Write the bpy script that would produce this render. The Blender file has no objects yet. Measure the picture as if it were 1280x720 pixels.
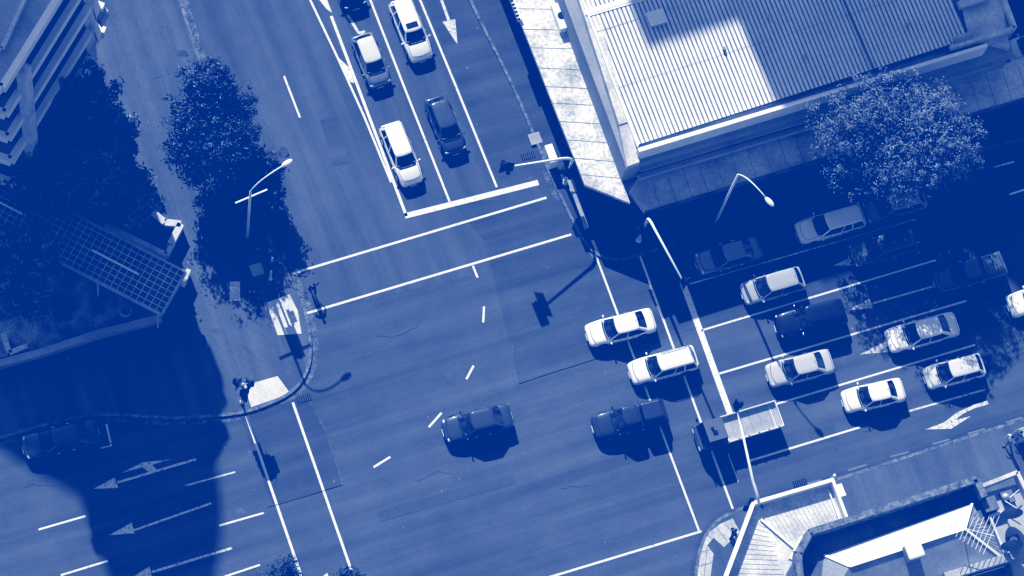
import bpy, math, random
from mathutils import Vector, Matrix
random.seed(7)
sc = bpy.context.scene
COL = sc.collection
# ------------------------------------------------------------------ camera (tele view from a high tower)
F = 4006.0; DIST = 211.0; W_, H_ = 1280.0, 720.0
up_c = Vector((440.0, 1390.0, F)).normalized()            # world up, in camera axes
yc = (Vector((0, 1, 0)) - up_c * up_c.y).normalized()
xc = yc.cross(up_c)
R = Matrix((xc, yc, up_c))                                 # camera axes -> world
CAM = -(R @ Vector((0, 0, -1))) * DIST
def P(px, py, z=0.0):
    """survey point: photograph pixel -> world point on the level plane z"""
    d = R @ Vector((px - 640.0, 360.0 - py, -F))
    t = (z - CAM.z) / d.z
    p = CAM + d * t
    return Vector((p.x, p.y, z))
s0 = P(640, 360); s1 = P(648.9, 381.4)
SX, SY = s1.x - s0.x, s1.y - s0.y                          # shadow run per metre of height
AX = (P(740, 330.5) - P(640, 360)); ANG = math.atan2(AX.y, AX.x)   # direction of the cross street

cam = bpy.data.cameras.new('camera'); co = bpy.data.objects.new('camera', cam); COL.objects.link(co)
cam.sensor_width = 36; cam.lens = F / 1280 * 36; cam.clip_start = 1; cam.clip_end = 5000
co.matrix_world = Matrix.Translation(CAM) @ R.to_4x4()
sc.camera = co

# ------------------------------------------------------------------ light
w = bpy.data.worlds.new('World'); sc.world = w; w.use_nodes = True
nt = w.node_tree; nt.nodes.clear()
sky = nt.nodes.new('ShaderNodeTexSky'); sky.sky_type = 'NISHITA'; sky.sun_disc = False
sund = Vector((-SX, -SY, 1)).normalized()
elev = math.asin(sund.z); az = math.atan2(sund.x, sund.y)
sky.sun_elevation = elev; sky.sun_rotation = az
bw = nt.nodes.new('ShaderNodeRGBToBW')
bg = nt.nodes.new('ShaderNodeBackground'); bg.inputs['Strength'].default_value = 0.115
wo = nt.nodes.new('ShaderNodeOutputWorld')
nt.links.new(sky.outputs[0], bw.inputs[0]); nt.links.new(bw.outputs[0], bg.inputs[0]); nt.links.new(bg.outputs[0], wo.inputs[0])
sl = bpy.data.lights.new('sun', 'SUN'); sl.energy = 4.9; sl.angle = math.radians(0.5); sl.color = (1, .985, .96)
so = bpy.data.objects.new('sun', sl); COL.objects.link(so)
so.rotation_euler = (-sund).to_track_quat('-Z', 'Y').to_euler(); so.location = (0, 0, 120)

# ------------------------------------------------------------------ duotone film response of the photograph (navy ink to white paper)
vs = sc.view_settings
vs.view_transform = 'Standard'; vs.look = 'None'; vs.exposure = 0; vs.gamma = 1
def lin(u): return u / 12.92 if u <= .04045 else ((u + .055) / 1.055) ** 2.4
BP, WP, GM = 0.158, 0.92, 1.0
vs.use_curve_mapping = True
cm = vs.curve_mapping
dark = (0.0, 46 / 255, 134 / 255)
for ci in range(3):
    c = cm.curves[ci]
    pts = []
    for u in [0, .06, .10, .135, .15, .17, .2, .23, .26, .3, .34, .38, .43, .48, .54, .6, .66, .72, .79, .86, .93, 1.0]:
        t = min(1, max(0, (u - BP) / (WP - BP))) ** GM
        # soft toe
        t = t * t / (t + .03) * 1.03 if t > 0 else 0
        pts.append((lin(u), lin(min(1, dark[ci] + t * (1 - dark[ci])))))
    c.points[0].location = pts[0]; c.points[1].location = pts[-1]
    for p in pts[1:-1]: c.points.new(*p)
    for p in c.points: p.handle_type = 'VECTOR'
cm.update()

# ------------------------------------------------------------------ materials
def mat(name, base, rough=.7, spec=.3, var=.25, scale=1.0, fine=None, metal=0.0, bump=0.0, coat=0.0, stretch=None, trans=0.0):
    m = bpy.data.materials.new(name); m.use_nodes = True
    n = m.node_tree.nodes; l = m.node_tree.links
    b = n['Principled BSDF']
    b.inputs['Roughness'].default_value = rough; b.inputs['Metallic'].default_value = metal
    b.inputs['Specular IOR Level'].default_value = spec
    b.inputs['Coat Weight'].default_value = coat; b.inputs['Coat Roughness'].default_value = .06
    tc = n.new('ShaderNodeTexCoord')
    src = tc.outputs['Object']
    if stretch:
        mp = n.new('ShaderNodeMapping'); mp.inputs['Rotation'].default_value = (0, 0, -stretch[0]); mp.vector_type = 'POINT'
        l.new(src, mp.inputs[0])
        mp2 = n.new('ShaderNodeMapping'); mp2.inputs['Scale'].default_value = (stretch[1], stretch[2], 1)
        l.new(mp.outputs[0], mp2.inputs[0]); src2 = mp2.outputs[0]
    else: src2 = src
    no = n.new('ShaderNodeTexNoise'); no.inputs['Scale'].default_value = scale; no.inputs['Detail'].default_value = 5; no.inputs['Roughness'].default_value = .6
    l.new(src2, no.inputs['Vector'])
    mr = n.new('ShaderNodeMapRange'); mr.inputs['From Min'].default_value = .3; mr.inputs['From Max'].default_value = .7
    mr.inputs['To Min'].default_value = base * (1 - var); mr.inputs['To Max'].default_value = base * (1 + var)
    l.new(no.outputs[0], mr.inputs[0]); out = mr.outputs[0]
    if fine:
        n2 = n.new('ShaderNodeTexNoise'); n2.inputs['Scale'].default_value = fine[0]; n2.inputs['Detail'].default_value = 3
        l.new(src, n2.inputs['Vector'])
        m2 = n.new('ShaderNodeMapRange'); m2.inputs['From Min'].default_value = .3; m2.inputs['From Max'].default_value = .7
        m2.inputs['To Min'].default_value = 1 - fine[1]; m2.inputs['To Max'].default_value = 1 + fine[1]
        l.new(n2.outputs[0], m2.inputs[0])
        mu = n.new('ShaderNodeMath'); mu.operation = 'MULTIPLY'; l.new(out, mu.inputs[0]); l.new(m2.outputs[0], mu.inputs[1]); out = mu.outputs[0]
    cb = n.new('ShaderNodeCombineColor')
    for i in range(3): l.new(out, cb.inputs[i])
    l.new(cb.outputs[0], b.inputs['Base Color'])
    if bump:
        bp = n.new('ShaderNodeBump'); bp.inputs['Strength'].default_value = bump; bp.inputs['Distance'].default_value = .02
        l.new((n2 if fine else no).outputs[0], bp.inputs['Height']); l.new(bp.outputs[0], b.inputs['Normal'])
    return m
def asphalt(name, base, rot):
    m = bpy.data.materials.new(name); m.use_nodes = True
    n = m.node_tree.nodes; l = m.node_tree.links; b = n['Principled BSDF']
    b.inputs['Roughness'].default_value = .85; b.inputs['Specular IOR Level'].default_value = .25
    tc = n.new('ShaderNodeTexCoord')
    def noise(scale, lo, hi, vec, det=4, f0=.3, f1=.7):
        no = n.new('ShaderNodeTexNoise'); no.inputs['Scale'].default_value = scale; no.inputs['Detail'].default_value = det; no.inputs['Roughness'].default_value = .6
        l.new(vec, no.inputs['Vector'])
        mr = n.new('ShaderNodeMapRange'); mr.inputs[1].default_value = f0; mr.inputs[2].default_value = f1; mr.inputs[3].default_value = lo; mr.inputs[4].default_value = hi
        l.new(no.outputs[0], mr.inputs[0]); return mr.outputs[0]
    def mul(a, c):
        q = n.new('ShaderNodeMath'); q.operation = 'MULTIPLY'; l.new(a, q.inputs[0])
        if isinstance(c, float): q.inputs[1].default_value = c
        else: l.new(c, q.inputs[1])
        return q.outputs[0]
    mp = n.new('ShaderNodeMapping'); mp.inputs['Rotation'].default_value = (0, 0, -rot); l.new(tc.outputs['Object'], mp.inputs[0])
    mp2 = n.new('ShaderNodeMapping'); mp2.inputs['Scale'].default_value = (.05, .55, 1); l.new(mp.outputs[0], mp2.inputs[0])
    o = noise(.06, .86, 1.16, tc.outputs['Object'])
    o = mul(o, noise(1.0, .80, 1.2, mp2.outputs[0]))
    o = mul(o, noise(.9, .94, 1.06, tc.outputs['Object'], 6))
    wv = n.new('ShaderNodeTexWave'); wv.bands_direction = 'Y'; wv.inputs['Scale'].default_value = .19; wv.inputs['Distortion'].default_value = 1.2; wv.inputs['Detail'].default_value = 2; wv.inputs['Detail Scale'].default_value = .3
    mp3 = n.new('ShaderNodeMapping'); mp3.inputs['Scale'].default_value = (.12, 1, 1); l.new(mp.outputs[0], mp3.inputs[0]); l.new(mp3.outputs[0], wv.inputs['Vector'])
    wr = n.new('ShaderNodeMapRange'); wr.inputs[3].default_value = .92; wr.inputs[4].default_value = 1.04; l.new(wv.outputs[1], wr.inputs[0]); o = mul(o, wr.outputs[0])
    mp4 = n.new('ShaderNodeMapping'); mp4.inputs['Scale'].default_value = (.03, 2.2, 1); l.new(mp.outputs[0], mp4.inputs[0])
    o = mul(o, noise(1.0, .92, 1.08, mp4.outputs[0]))
    o = mul(o, noise(10, .84, 1.16, tc.outputs['Object'], 3))
    o = mul(o, noise(.35, .92, 1.08, tc.outputs['Object'], 6))
    # sparse light chips and dark oil spots
    v = n.new('ShaderNodeTexVoronoi'); v.inputs['Scale'].default_value = .8; l.new(tc.outputs['Object'], v.inputs['Vector'])
    cr = n.new('ShaderNodeMapRange'); cr.inputs[1].default_value = .0; cr.inputs[2].default_value = .07; cr.inputs[3].default_value = 4.0; cr.inputs[4].default_value = 1.0
    l.new(v.outputs['Distance'], cr.inputs[0]); 
    gate = noise(3, 0, 1, tc.outputs['Object'], 1, .55, .6)
    mx = n.new('ShaderNodeMix'); mx.data_type = 'FLOAT'; mx.inputs[2].default_value = 1.0
    l.new(gate, mx.inputs[0]); l.new(cr.outputs[0], mx.inputs[3])
    o = mul(o, mx.outputs[0])
    o = mul(o, float(base))
    cb = n.new('ShaderNodeCombineColor')
    for i in range(3): l.new(o, cb.inputs[i])
    l.new(cb.outputs[0], b.inputs['Base Color'])
    bp = n.new('ShaderNodeBump'); bp.inputs['Strength'].default_value = .5; bp.inputs['Distance'].default_value = .01
    no = n.new('ShaderNodeTexNoise'); no.inputs['Scale'].default_value = 30; l.new(tc.outputs['Object'], no.inputs['Vector'])
    l.new(no.outputs[0], bp.inputs['Height']); l.new(bp.outputs[0], b.inputs['Normal'])
    return m
def paintmat(name, base, wear):
    """road paint worn through to the asphalt"""
    m = bpy.data.materials.new(name); m.use_nodes = True
    n = m.node_tree.nodes; l = m.node_tree.links; b = n['Principled BSDF']; b.inputs['Roughness'].default_value = .7
    tc = n.new('ShaderNodeTexCoord')
    no = n.new('ShaderNodeTexNoise'); no.inputs['Scale'].default_value = 5; no.inputs['Detail'].default_value = 8; no.inputs['Roughness'].default_value = .75
    l.new(tc.outputs['Object'], no.inputs['Vector'])
    mr = n.new('ShaderNodeMapRange'); mr.inputs[1].default_value = wear - .06; mr.inputs[2].default_value = wear + .06; mr.inputs[3].default_value = .12; mr.inputs[4].default_value = base
    l.new(no.outputs[0], mr.inputs[0])
    cb = n.new('ShaderNodeCombineColor')
    for i in range(3): l.new(mr.outputs[0], cb.inputs[i])
    l.new(cb.outputs[0], b.inputs['Base Color'])
    return m
def glassmat(name, base, rough=.05):
    m = mat(name, base, rough, .5, .5, 2.2); return m
M = dict(
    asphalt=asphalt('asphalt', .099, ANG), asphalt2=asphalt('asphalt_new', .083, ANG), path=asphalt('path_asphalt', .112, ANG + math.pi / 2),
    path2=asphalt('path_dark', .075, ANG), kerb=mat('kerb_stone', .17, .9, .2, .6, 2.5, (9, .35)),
    paint=paintmat('road_paint', .70, .385), paint_old=paintmat('road_paint_worn', .62, .44),
    white_conc=mat('canopy_concrete', .60, .85, .2, .38, .5, (5, .3)), conc=mat('concrete', .38, .85, .2, .22, .6, (7, .12)),
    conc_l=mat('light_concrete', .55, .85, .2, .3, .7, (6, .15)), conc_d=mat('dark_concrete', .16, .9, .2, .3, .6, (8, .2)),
    wall=mat('painted_wall', .30, .8, .2, .15, .5, (5, .08)), hip=mat('sunlit_slope', .55, .7, .2, .12, .8, (5, .12)), roofw=mat('white_sheet', .72, .6, .3, .12, .3, (2.5, .08)), groove=mat('sheet_groove', .24, .7, .2, .3, .8),
    roofg=mat('grey_sheet', .42, .6, .3, .12, 1.2, (8, .08)), roofd=mat('shaded_slope', .30, .6, .3, .2, .8, (9, .15)),
    trim=mat('white_trim', .8, .5, .3, .08, 1), steel=mat('galvanised_steel', .52, .45, .4, .12, 2, metal=.2), pole=mat('pole_paint', .74, .4, .4, .08, 2),
    black=mat('black_plastic', .015, .5, .3, .3, 3), glassd=mat('dark_glass', .03, .06, .5, .95, 2.6), glassb=mat('window_glass', .03, .35, .15, .4, .6),
    tyre=mat('tyre_rubber', .02, .9, .2, .3, 3), rim=mat('alloy_rim', .45, .35, .5, .1, 3, metal=.6), lamp=mat('lamp_glass', .75, .15, .6, .15, 6),
    tail=mat('tail_lens', .12, .2, .5, .3, 4), chrome=mat('chrome', .7, .15, .5, .05, 3, metal=.9),
    leafd=mat('dark_leaf', .05, .5, .5, .5, 2.5), leafl=mat('pale_leaf', .185, .55, .35, .45, 1.3), leafs=mat('shade_leaf', .16, .6, .3, .5, 1.5),
    bark=mat('bark', .12, .95, .1, .4, 3), soil=mat('planting_soil', .3, .95, .1, .6, .8, (8, .3)), glassc=mat('canopy_glass', .10, .3, .5, .3, .4),
    skin=mat('skin', .35, .6, .3, .1, 4), cloth_d=mat('dark_cloth', .03, .9, .1, .3, 6), cloth_l=mat('light_cloth', .6, .9, .1, .15, 6), cloth_m=mat('mid_cloth', .14, .9, .1, .2, 6), hair=mat('hair', .02, .6, .3, .2, 8),
    paver=mat('pale_paver', .5, .85, .2, .25, 1.4, (6, .15)), crack=mat('crack', .045, .9, .1, .4, 3), tactile=mat('tactile_paver', .62, .8, .2, .14, 1, (9, .12)),
)
CARP = {}
def carpaint(g):
    k = round(g, 3)
    if k not in CARP:
        m = mat('car_paint_%d' % (k * 1000), g, .30, .45, .05, .8, coat=.5); CARP[k] = m
    return CARP[k]

# ------------------------------------------------------------------ mesh helpers
class MB:
    def __init__(s): s.v = []; s.f = []; s.mi = []
    def add(s, vs_, fs, mi=0):
        o = len(s.v); s.v += [Vector(v) for v in vs_]; s.f += [[i + o for i in f] for f in fs]; s.mi += [mi] * len(fs); return s
    def prism(s, top, z0, mi=0, cap=True):
        """top: world points of the top outline (any z), walls straight down to z0"""
        n = len(top); a = sum(top[i].x * top[(i + 1) % n].y - top[(i + 1) % n].x * top[i].y for i in range(n))
        if a < 0: top = top[::-1]
        vs_ = [Vector(p) for p in top] + [Vector((p.x, p.y, z0)) for p in top]
        fs = [list(range(n))] if cap else []
        for i in range(n): j = (i + 1) % n; fs.append([i, i + n, j + n, j])
        fs.append(list(range(2 * n - 1, n - 1, -1)))
        return s.add(vs_, fs, mi)
    def box(s, c, size, rz=0, mi=0, M4=None):
        hx, hy, hz = size[0] / 2, size[1] / 2, size[2] / 2
        m = M4 if M4 is not None else Matrix.Translation(Vector(c)) @ Matrix.Rotation(rz, 4, 'Z')
        vs_ = [m @ Vector((x * hx, y * hy, z * hz)) for x in (-1, 1) for y in (-1, 1) for z in (-1, 1)]
        return s.add(vs_, [[0, 1, 3, 2], [4, 6, 7, 5], [0, 4, 5, 1], [2, 3, 7, 6], [0, 2, 6, 4], [1, 5, 7, 3]], mi)
    def bar(s, a, b, wd, ht, mi=0):
        """rectangular bar from a to b"""
        a = Vector(a); b = Vector(b); d = b - a; L = d.length
        if L < 1e-5: return s
        x = d / L; y = Vector((0, 0, 1)).cross(x)
        if y.length < 1e-4: y = Vector((0, 1, 0))
        y.normalize(); z = x.cross(y)
        m = Matrix.Translation((a + b) / 2) @ Matrix((x, y, z)).transposed().to_4x4()
        return s.box(None, (L, wd, ht), M4=m, mi=mi)
    def tube(s, pts, rad, n=8, mi=0, cap=True):
        pts = [Vector(p) for p in pts]
        if not isinstance(rad, (list, tuple)): rad = [rad] * len(pts)
        o = len(s.v); prev = None
        for i, p in enumerate(pts):
            d = (pts[min(i + 1, len(pts) - 1)] - pts[max(i - 1, 0)]).normalized()
            a = prev if prev is not None else (Vector((1, 0, 0)) if abs(d.x) < .9 else Vector((0, 1, 0)))
            a = (a - d * a.dot(d)).normalized(); prev = a; b = d.cross(a)
            for k in range(n):
                t = 2 * math.pi * k / n; s.v.append(p + (a * math.cos(t) + b * math.sin(t)) * rad[i])
        for i in range(len(pts) - 1):
            for k in range(n):
                k2 = (k + 1) % n; s.f.append([o + i * n + k, o + i * n + k2, o + (i + 1) * n + k2, o + (i + 1) * n + k]); s.mi.append(mi)
        if cap:
            s.f.append([o + k for k in range(n)][::-1]); s.f.append([o + (len(pts) - 1) * n + k for k in range(n)]); s.mi += [mi, mi]
        return s
    def ball(s, c, r, nu=10, nv=7, mi=0):
        c = Vector(c); r = Vector(r) if not isinstance(r, (int, float)) else Vector((r, r, r)); o = len(s.v)
        for j in range(nv + 1):
            ph = math.pi * j / nv
            for i in range(nu):
                t = 2 * math.pi * i / nu
                s.v.append(c + Vector((r.x * math.sin(ph) * math.cos(t), r.y * math.sin(ph) * math.sin(t), r.z * math.cos(ph))))
        for j in range(nv):
            for i in range(nu):
                i2 = (i + 1) % nu; s.f.append([o + j * nu + i, o + (j + 1) * nu + i, o + (j + 1) * nu + i2, o + j * nu + i2]); s.mi.append(mi)
        return s
    def build(s, name, m, parent=None, smooth=False, local=False, bevel=0, sub=0):
        me = bpy.data.meshes.new(name)
        off = Vector((0, 0, 0))
        if parent is not None and not local:
            off = Vector(parent.get('_o', (0, 0, 0)))
        me.from_pydata([tuple(v - off) for v in s.v], [], s.f)
        ms = m if isinstance(m, (list, tuple)) else [m]
        for q in ms: me.materials.append(q)
        if len(ms) > 1:
            for p, k in zip(me.polygons, s.mi): p.material_index = k
        if smooth: me.polygons.foreach_set('use_smooth', [True] * len(me.polygons))
        me.validate(); me.update()
        o = bpy.data.objects.new(name, me); COL.objects.link(o)
        if parent is not None:
            o.parent = parent
            if '_o' in parent and not local: o['_o'] = parent['_o']
        if bevel:
            b = o.modifiers.new('bevel', 'BEVEL'); b.width = bevel; b.segments = 2; b.limit_method = 'ANGLE'
        if sub:
            b = o.modifiers.new('sub', 'SUBSURF'); b.levels = sub; b.render_levels = sub
        return o
def tag(o, label=None, cat=None, group=None, kind=None):
    if label: o['label'] = label
    if cat: o['category'] = cat
    if group: o['group'] = group
    if kind: o['kind'] = kind
    return o
def thing(name, label, cat, loc=(0, 0, 0), group=None, rz=0, local=False):
    o = bpy.data.objects.new(name, None); COL.objects.link(o); o.location = loc; o.rotation_euler = (0, 0, rz)
    o.empty_display_size = .2
    if not local: o['_o'] = tuple(loc)
    return tag(o, label, cat, group)
def copy_tree(o, parent=None):
    c = o.copy(); COL.objects.link(c)
    if parent is not None: c.parent = parent
    for ch in [x for x in bpy.data.objects if x.parent == o]: copy_tree(ch, c)
    return c
def pts(l, z): return [P(x, y, z) for x, y in l]
def flat(name, poly, z, m, label=None):
    """level sheet"""
    p = pts(poly, z); n = len(p)
    a = sum(p[i].x * p[(i + 1) % n].y - p[(i + 1) % n].x * p[i].y for i in range(n))
    if a < 0: p = p[::-1]
    b = MB(); b.add(p, [list(range(n))]); return tag(b.build(name, m), kind='structure')
def stroke(name, line, wd, m, z=.012, taper=None):
    """painted line of real width wd metres along survey points"""
    p = pts(line, z); b = MB(); vs_ = []
    for i, q in enumerate(p):
        d = (p[min(i + 1, len(p) - 1)] - p[max(i - 1, 0)]).normalized(); nn = Vector((-d.y, d.x, 0)) * wd / 2
        vs_ += [q + nn, q - nn]
    b.add(vs_, [[2 * i + 1, 2 * i + 3, 2 * i + 2, 2 * i] for i in range(len(p) - 1)])
    return tag(b.build(name, m), kind='structure')

# ------------------------------------------------------------------ ground, pavements, markings
g = MB(); S = 900
g.add([(-S, -S, 0), (S, -S, 0), (S, S, 0), (-S, S, 0)], [[0, 1, 2, 3]])
tag(g.build('road', M['asphalt']), kind='structure')
M['asphalt_u'] = asphalt('asphalt_upper', .097, ANG + math.pi / 2 + .05)
flat('road_patch', [(205, -60), (640, -60), (745, 308), (378, 394)], .004, M['asphalt_u'])
# newer asphalt lanes and patches, 4 mm sheets
flat('road_patch', [(560, 250), (605, 300), (640, 440), (648, 480), (735, 452), (880, 408), (1280, 290), (1280, 170), (840, 300), (740, 322), (700, 250)], .008, M['asphalt2'])
flat('road_patch', [(300, 522), (383, 495), (408, 545), (428, 606), (340, 630)], .008, M['asphalt2'])
flat('road_patch', [(522, -20), (590, -20), (640, 90), (668, 165), (690, 212), (625, 232)], .008, M['asphalt2'])

flat('road_patch', [(470, 640), (640, 592), (646, 604), (474, 653)], .008, M['asphalt2'])
flat('road_patch', [(1010, 540), (1042, 531), (1047, 548), (1014, 557)], .009, M['asphalt2'])
flat('road_patch', [(400, 150), (420, 147), (436, 205), (416, 208)], .008, M['asphalt2'])
def pavement(name, kerbline, rest, m, z=.13):
    p = kerbline + rest
    b = MB(); b.prism(pts(p, z), -.05); o = b.build(name, m); tag(o, kind='structure')
    # kerb stones along the edge
    k = MB(); q = pts(kerbline, z + .004)
    for i in range(len(q) - 1):
        d = (q[i + 1] - q[i]); L = d.length; n_ = max(1, int(L / 1.0))
        for j in range(n_):
            a = q[i] + d * (j / n_); c = q[i] + d * ((j + .97) / n_)
            k.bar(a + Vector((0, 0, -.08)), c + Vector((0, 0, -.08)), .2, .17)
    tag(k.build('kerb', M['kerb']), kind='structure')
    return o
def dens(line, n=6):
    """Catmull-Rom densify"""
    out = []
    for i in range(len(line) - 1):
        p0 = line[max(i - 1, 0)]; p1 = line[i]; p2 = line[i + 1]; p3 = line[min(i + 2, len(line) - 1)]
        for k in range(n):
            t = k / n
            out.append(tuple(.5 * ((2 * p1[a]) + (-p0[a] + p2[a]) * t + (2 * p0[a] - 5 * p1[a] + 4 * p2[a] - p3[a]) * t * t + (-p0[a] + 3 * p1[a] - 3 * p2[a] + p3[a]) * t ** 3) for a in (0, 1)))
    out.append(line[-1]); return out
k1 = [(560, -60), (600, 25), (640, 105), (668, 170), (690, 222), (716, 275), (732, 303), (748, 318), (772, 324), (800, 318), (850, 303), (1060, 240), (1400, 135)]
k1d = dens(k1, 3)
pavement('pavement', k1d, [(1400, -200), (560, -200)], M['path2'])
k2 = [(205, -60), (228, 10), (252, 82), (290, 180), (330, 285), (358, 340), (376, 372), (385, 405), (388, 440), (383, 465), (366, 488), (335, 505), (292, 517), (215, 522), (130, 518), (60, 530), (-60, 565)]
k2d = dens(k2, 3)
pavement('pavement', k2d, [(-60, -60)], M['path'])
k3 = [(1340, 505), (1210, 546), (1100, 582), (1010, 610), (950, 628), (912, 642), (890, 658), (876, 685), (869, 730), (868, 800)]
k3d = dens(k3, 3)
pavement('pavement', k3d, [(1340, 800)], M['path'])
# worn stone channel beside the kerbs
def channel(line, off, wd, m):
    p = pts(line, .006); b = MB(); vs_ = []
    for i, q in enumerate(p):
        d = (p[min(i + 1, len(p) - 1)] - p[max(i - 1, 0)]).normalized(); nn = Vector((-d.y, d.x, 0))
        vs_ += [q + nn * (off - wd / 2), q + nn * (off + wd / 2)]
    b.add(vs_, [[2 * i, 2 * i + 2, 2 * i + 3, 2 * i + 1] for i in range(len(p) - 1)])
    me = b.build('gutter', m); tag(me, kind='structure')
M['gutter'] = mat('gutter_stone', .13, .9, .2, .65, 1.6, (7, .45))
channel(k1d, -.28, .36, M['gutter']); channel(k2d, .30, .42, M['gutter']); channel(k3d, -.25, .25, M['asphalt2'])

PA, PO = M['paint'], M['paint_old']; PF = paintmat('faint_paint', .22, .45)
for l_, wd, m in [
    ([(384, -8), (422, 72), (455, 145), (489, 228)], .15, PA), ([(414, 20), (448, 110), (508, 270)], .2, PA),
    ([(459, -10), (505, 108), (562, 252)], .15, PA), ([(521, -10), (570, 108), (621, 234)], .15, PA),
    ([(365, 342), (683, 247)], .16, PA), ([(382, 392), (714, 293)], .16, PA),
    ([(355, 95), (375, 147)], .14, PA), ([(591, 332), (597, 347)], .15, PA), ([(605, 383), (604, 403)], .15, PA), ([(583, 474), (592, 457)], .15, PA),
    ([(536, 534), (552, 516)], .15, PA), ([(467, 584), (488, 571)], .15, PA),
    ([(308, 520), (378, 724)], .17, PA), ([(366, 503), (443, 724)], .17, PA),
    ([(48, 662), (107, 645)], .13, PA), ([(76, 719), (135, 701)], .13, PA), ([(232, 607), (294, 590)], .11, PO), ([(274, 657), (330, 641)], .13, PA), ([(280, 721), (325, 706)], .13, PA),
    ([(133, 530), (139, 557), (126, 560)], .13, PO),
    ([(742, 312), (808, 488), (874, 664)], .14, PA), ([(877, 664), (685, 722)], .15, PA), ([(800, 320), (916, 636)], .15, PA),
    ([(862, 355), (1145, 274)], .11, PO), ([(877, 413), (1170, 325)], .13, PA), ([(899, 467), (1208, 376)], .14, PA), ([(967, 506), (1219, 431)], .13, PA),
    ([(937, 576), (1075, 534)], .14, PA), ([(1136, 514), (1231, 487)], .13, PO), ([(910, 567), (923, 602)], .08, PO), ([(1242, 209), (1268, 202)], .12, PO), ([(1262, 243), (1290, 234)], .13, PA),
    ([(1000, 607), (1026, 600)], .1, PF), ([(1060, 588), (1083, 581)], .1, PF), ([(1113, 571), (1136, 565)], .1, PF), ([(1166, 555), (1187, 549)], .1, PF), ([(1210, 542), (1231, 536)], .1, PF), ([(1257, 528), (1277, 522)], .1, PF),
]: stroke('lane_line', l_, wd, m)
stroke('stop_line', [(506, 270), (673, 228)], .38, PA); stroke('stop_line', [(853, 352), (914, 521)], .42, PA)
def arrow(stem, wd, head, m, extra=None):
    z = .012; b = MB()
    p = pts(stem, z); d = (p[1] - p[0]).normalized(); nn = Vector((-d.y, d.x, 0)) * wd / 2
    if wd: b.add([p[0] - nn, p[1] - nn, p[1] + nn, p[0] + nn], [[0, 1, 2, 3]])
    for hh in [head] + (extra or []):
        q = pts(hh, z + .002); n = len(q)
        if sum(q[i].x * q[(i + 1) % n].y - q[(i + 1) % n].x * q[i].y for i in range(n)) < 0: q = q[::-1]
        b.add(q, [list(range(n))])
    tag(b.build('road_arrow', m), kind='structure')
arrow([(549, -8), (562, 28)], .2, [(553, 27), (569, 24), (572, 56)], PO)
arrow([(434, 18), (449, 42)], .2, [(447, 40), (456, 38), (463, 62)], PO)
arrow([(147, 603), (245, 574)], .16, [(117, 611), (143, 597), (148, 610)], PO, [[(152, 591), (178, 578), (214, 574), (190, 581), (197, 588), (186, 590), (178, 584)]])
arrow([(167, 663), (264, 629)], .14, [(136, 669), (165, 653), (168, 667)], PO)
arrow([(190, 715), (290, 685)], .16, [(165, 722), (187, 708), (190, 721)], PO)
arrow([(1066, 327), (1150, 302)], .14, [(1041, 332), (1065, 321), (1069, 332)], PO)
arrow([(1088, 380), (1170, 357)], .14, [(1060, 388), (1087, 373), (1091, 385)], PO)
arrow([(1109, 433), (1190, 409)], .14, [(1075, 443), (1106, 427), (1111, 440)], PO)
arrow([(1216, 508.5), (1235, 503)], .26, [(1156, 537), (1180, 528), (1197, 515), (1216, 507), (1217, 511), (1204, 517), (1194, 525), (1214, 520), (1189, 536)], PO)
flat('chevron_marking', [(421, 70), (437, 85), (443, 104), (434, 101)], .016, PA)
flat('chevron_marking', [(393, -8), (406, -8), (415, 16), (408, 11)], .016, PA)
flat('chevron_marking', [(404, 720), (409, 716), (412, 724), (402, 728)], .016, PA)
# tactile pads in the pavement
flat('tactile_pad', [(333, 378), (362, 368), (372, 388), (377, 417), (347, 419)], .136, M['tactile'])
flat('tactile_pad', [(287, 352), (300, 352), (300, 376), (287, 376)], .136, M['tactile'])
flat('tactile_pad', [(305, 482), (347, 470), (363, 492), (314, 509)], .136, M['tactile'])
flat('tactile_pad', [(709, 224), (716, 222), (722, 240), (712, 239)], .136, M['conc'])
flat('tactile_pad', [(716, 243), (722, 241), (736, 284), (731, 288)], .136, M['conc'])
# paved corner by the verandah
pv = MB()
for poly in ([(874, 700), (883, 668), (900, 655), (916, 648), (925, 665), (905, 684), (892, 672), (884, 682), (892, 692), (888, 722), (870, 722)],):
    q = pts(poly, .137); pv.add(q[::-1] if sum(q[i].x * q[(i + 1) % len(q)].y - q[(i + 1) % len(q)].x * q[i].y for i in range(len(q))) < 0 else q, [list(range(len(q)))])
tag(pv.build('corner_paving', M['paver']), kind='structure')
pj = MB()
for a, c in [((872, 708), (890, 703)), ((876, 690), (889, 687)), ((884, 668), (892, 676)), ((895, 658), (908, 675)), ((905, 653), (917, 668)), ((880, 722), (884, 684))]:
    pj.bar(P(*a, .139), P(*c, .139), .035, .008)
tag(pj.build('paving_joint', M['conc_d']), kind='structure')
for (x, y, r) in [(354, 190, .35), (270, 418, .4), (706, 55, .35), (228, 70, .4), (1040, 560, .3), (300, 640, .3), (560, 470, .32)]:
    b = MB(); z = .14 if (x < 300 or x in (354, 706)) else .014
    b.tube([P(x, y, z - .02), P(x, y, z + .006)], r, 20)
    tag(b.build('manhole_cover', M['conc_d']), 'round iron manhole cover set flush at %s' % {354: 'the open road left of the lamp head', 270: 'the footpath near the white pads', 706: 'the footpath beside the white canopy', 228: 'the upper left footpath above the tree', 1040: 'the road beside the lower right kerb', 300: 'the lower left lanes', 560: 'the middle of the junction'}[x], 'manhole cover', 'manhole covers')
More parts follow.
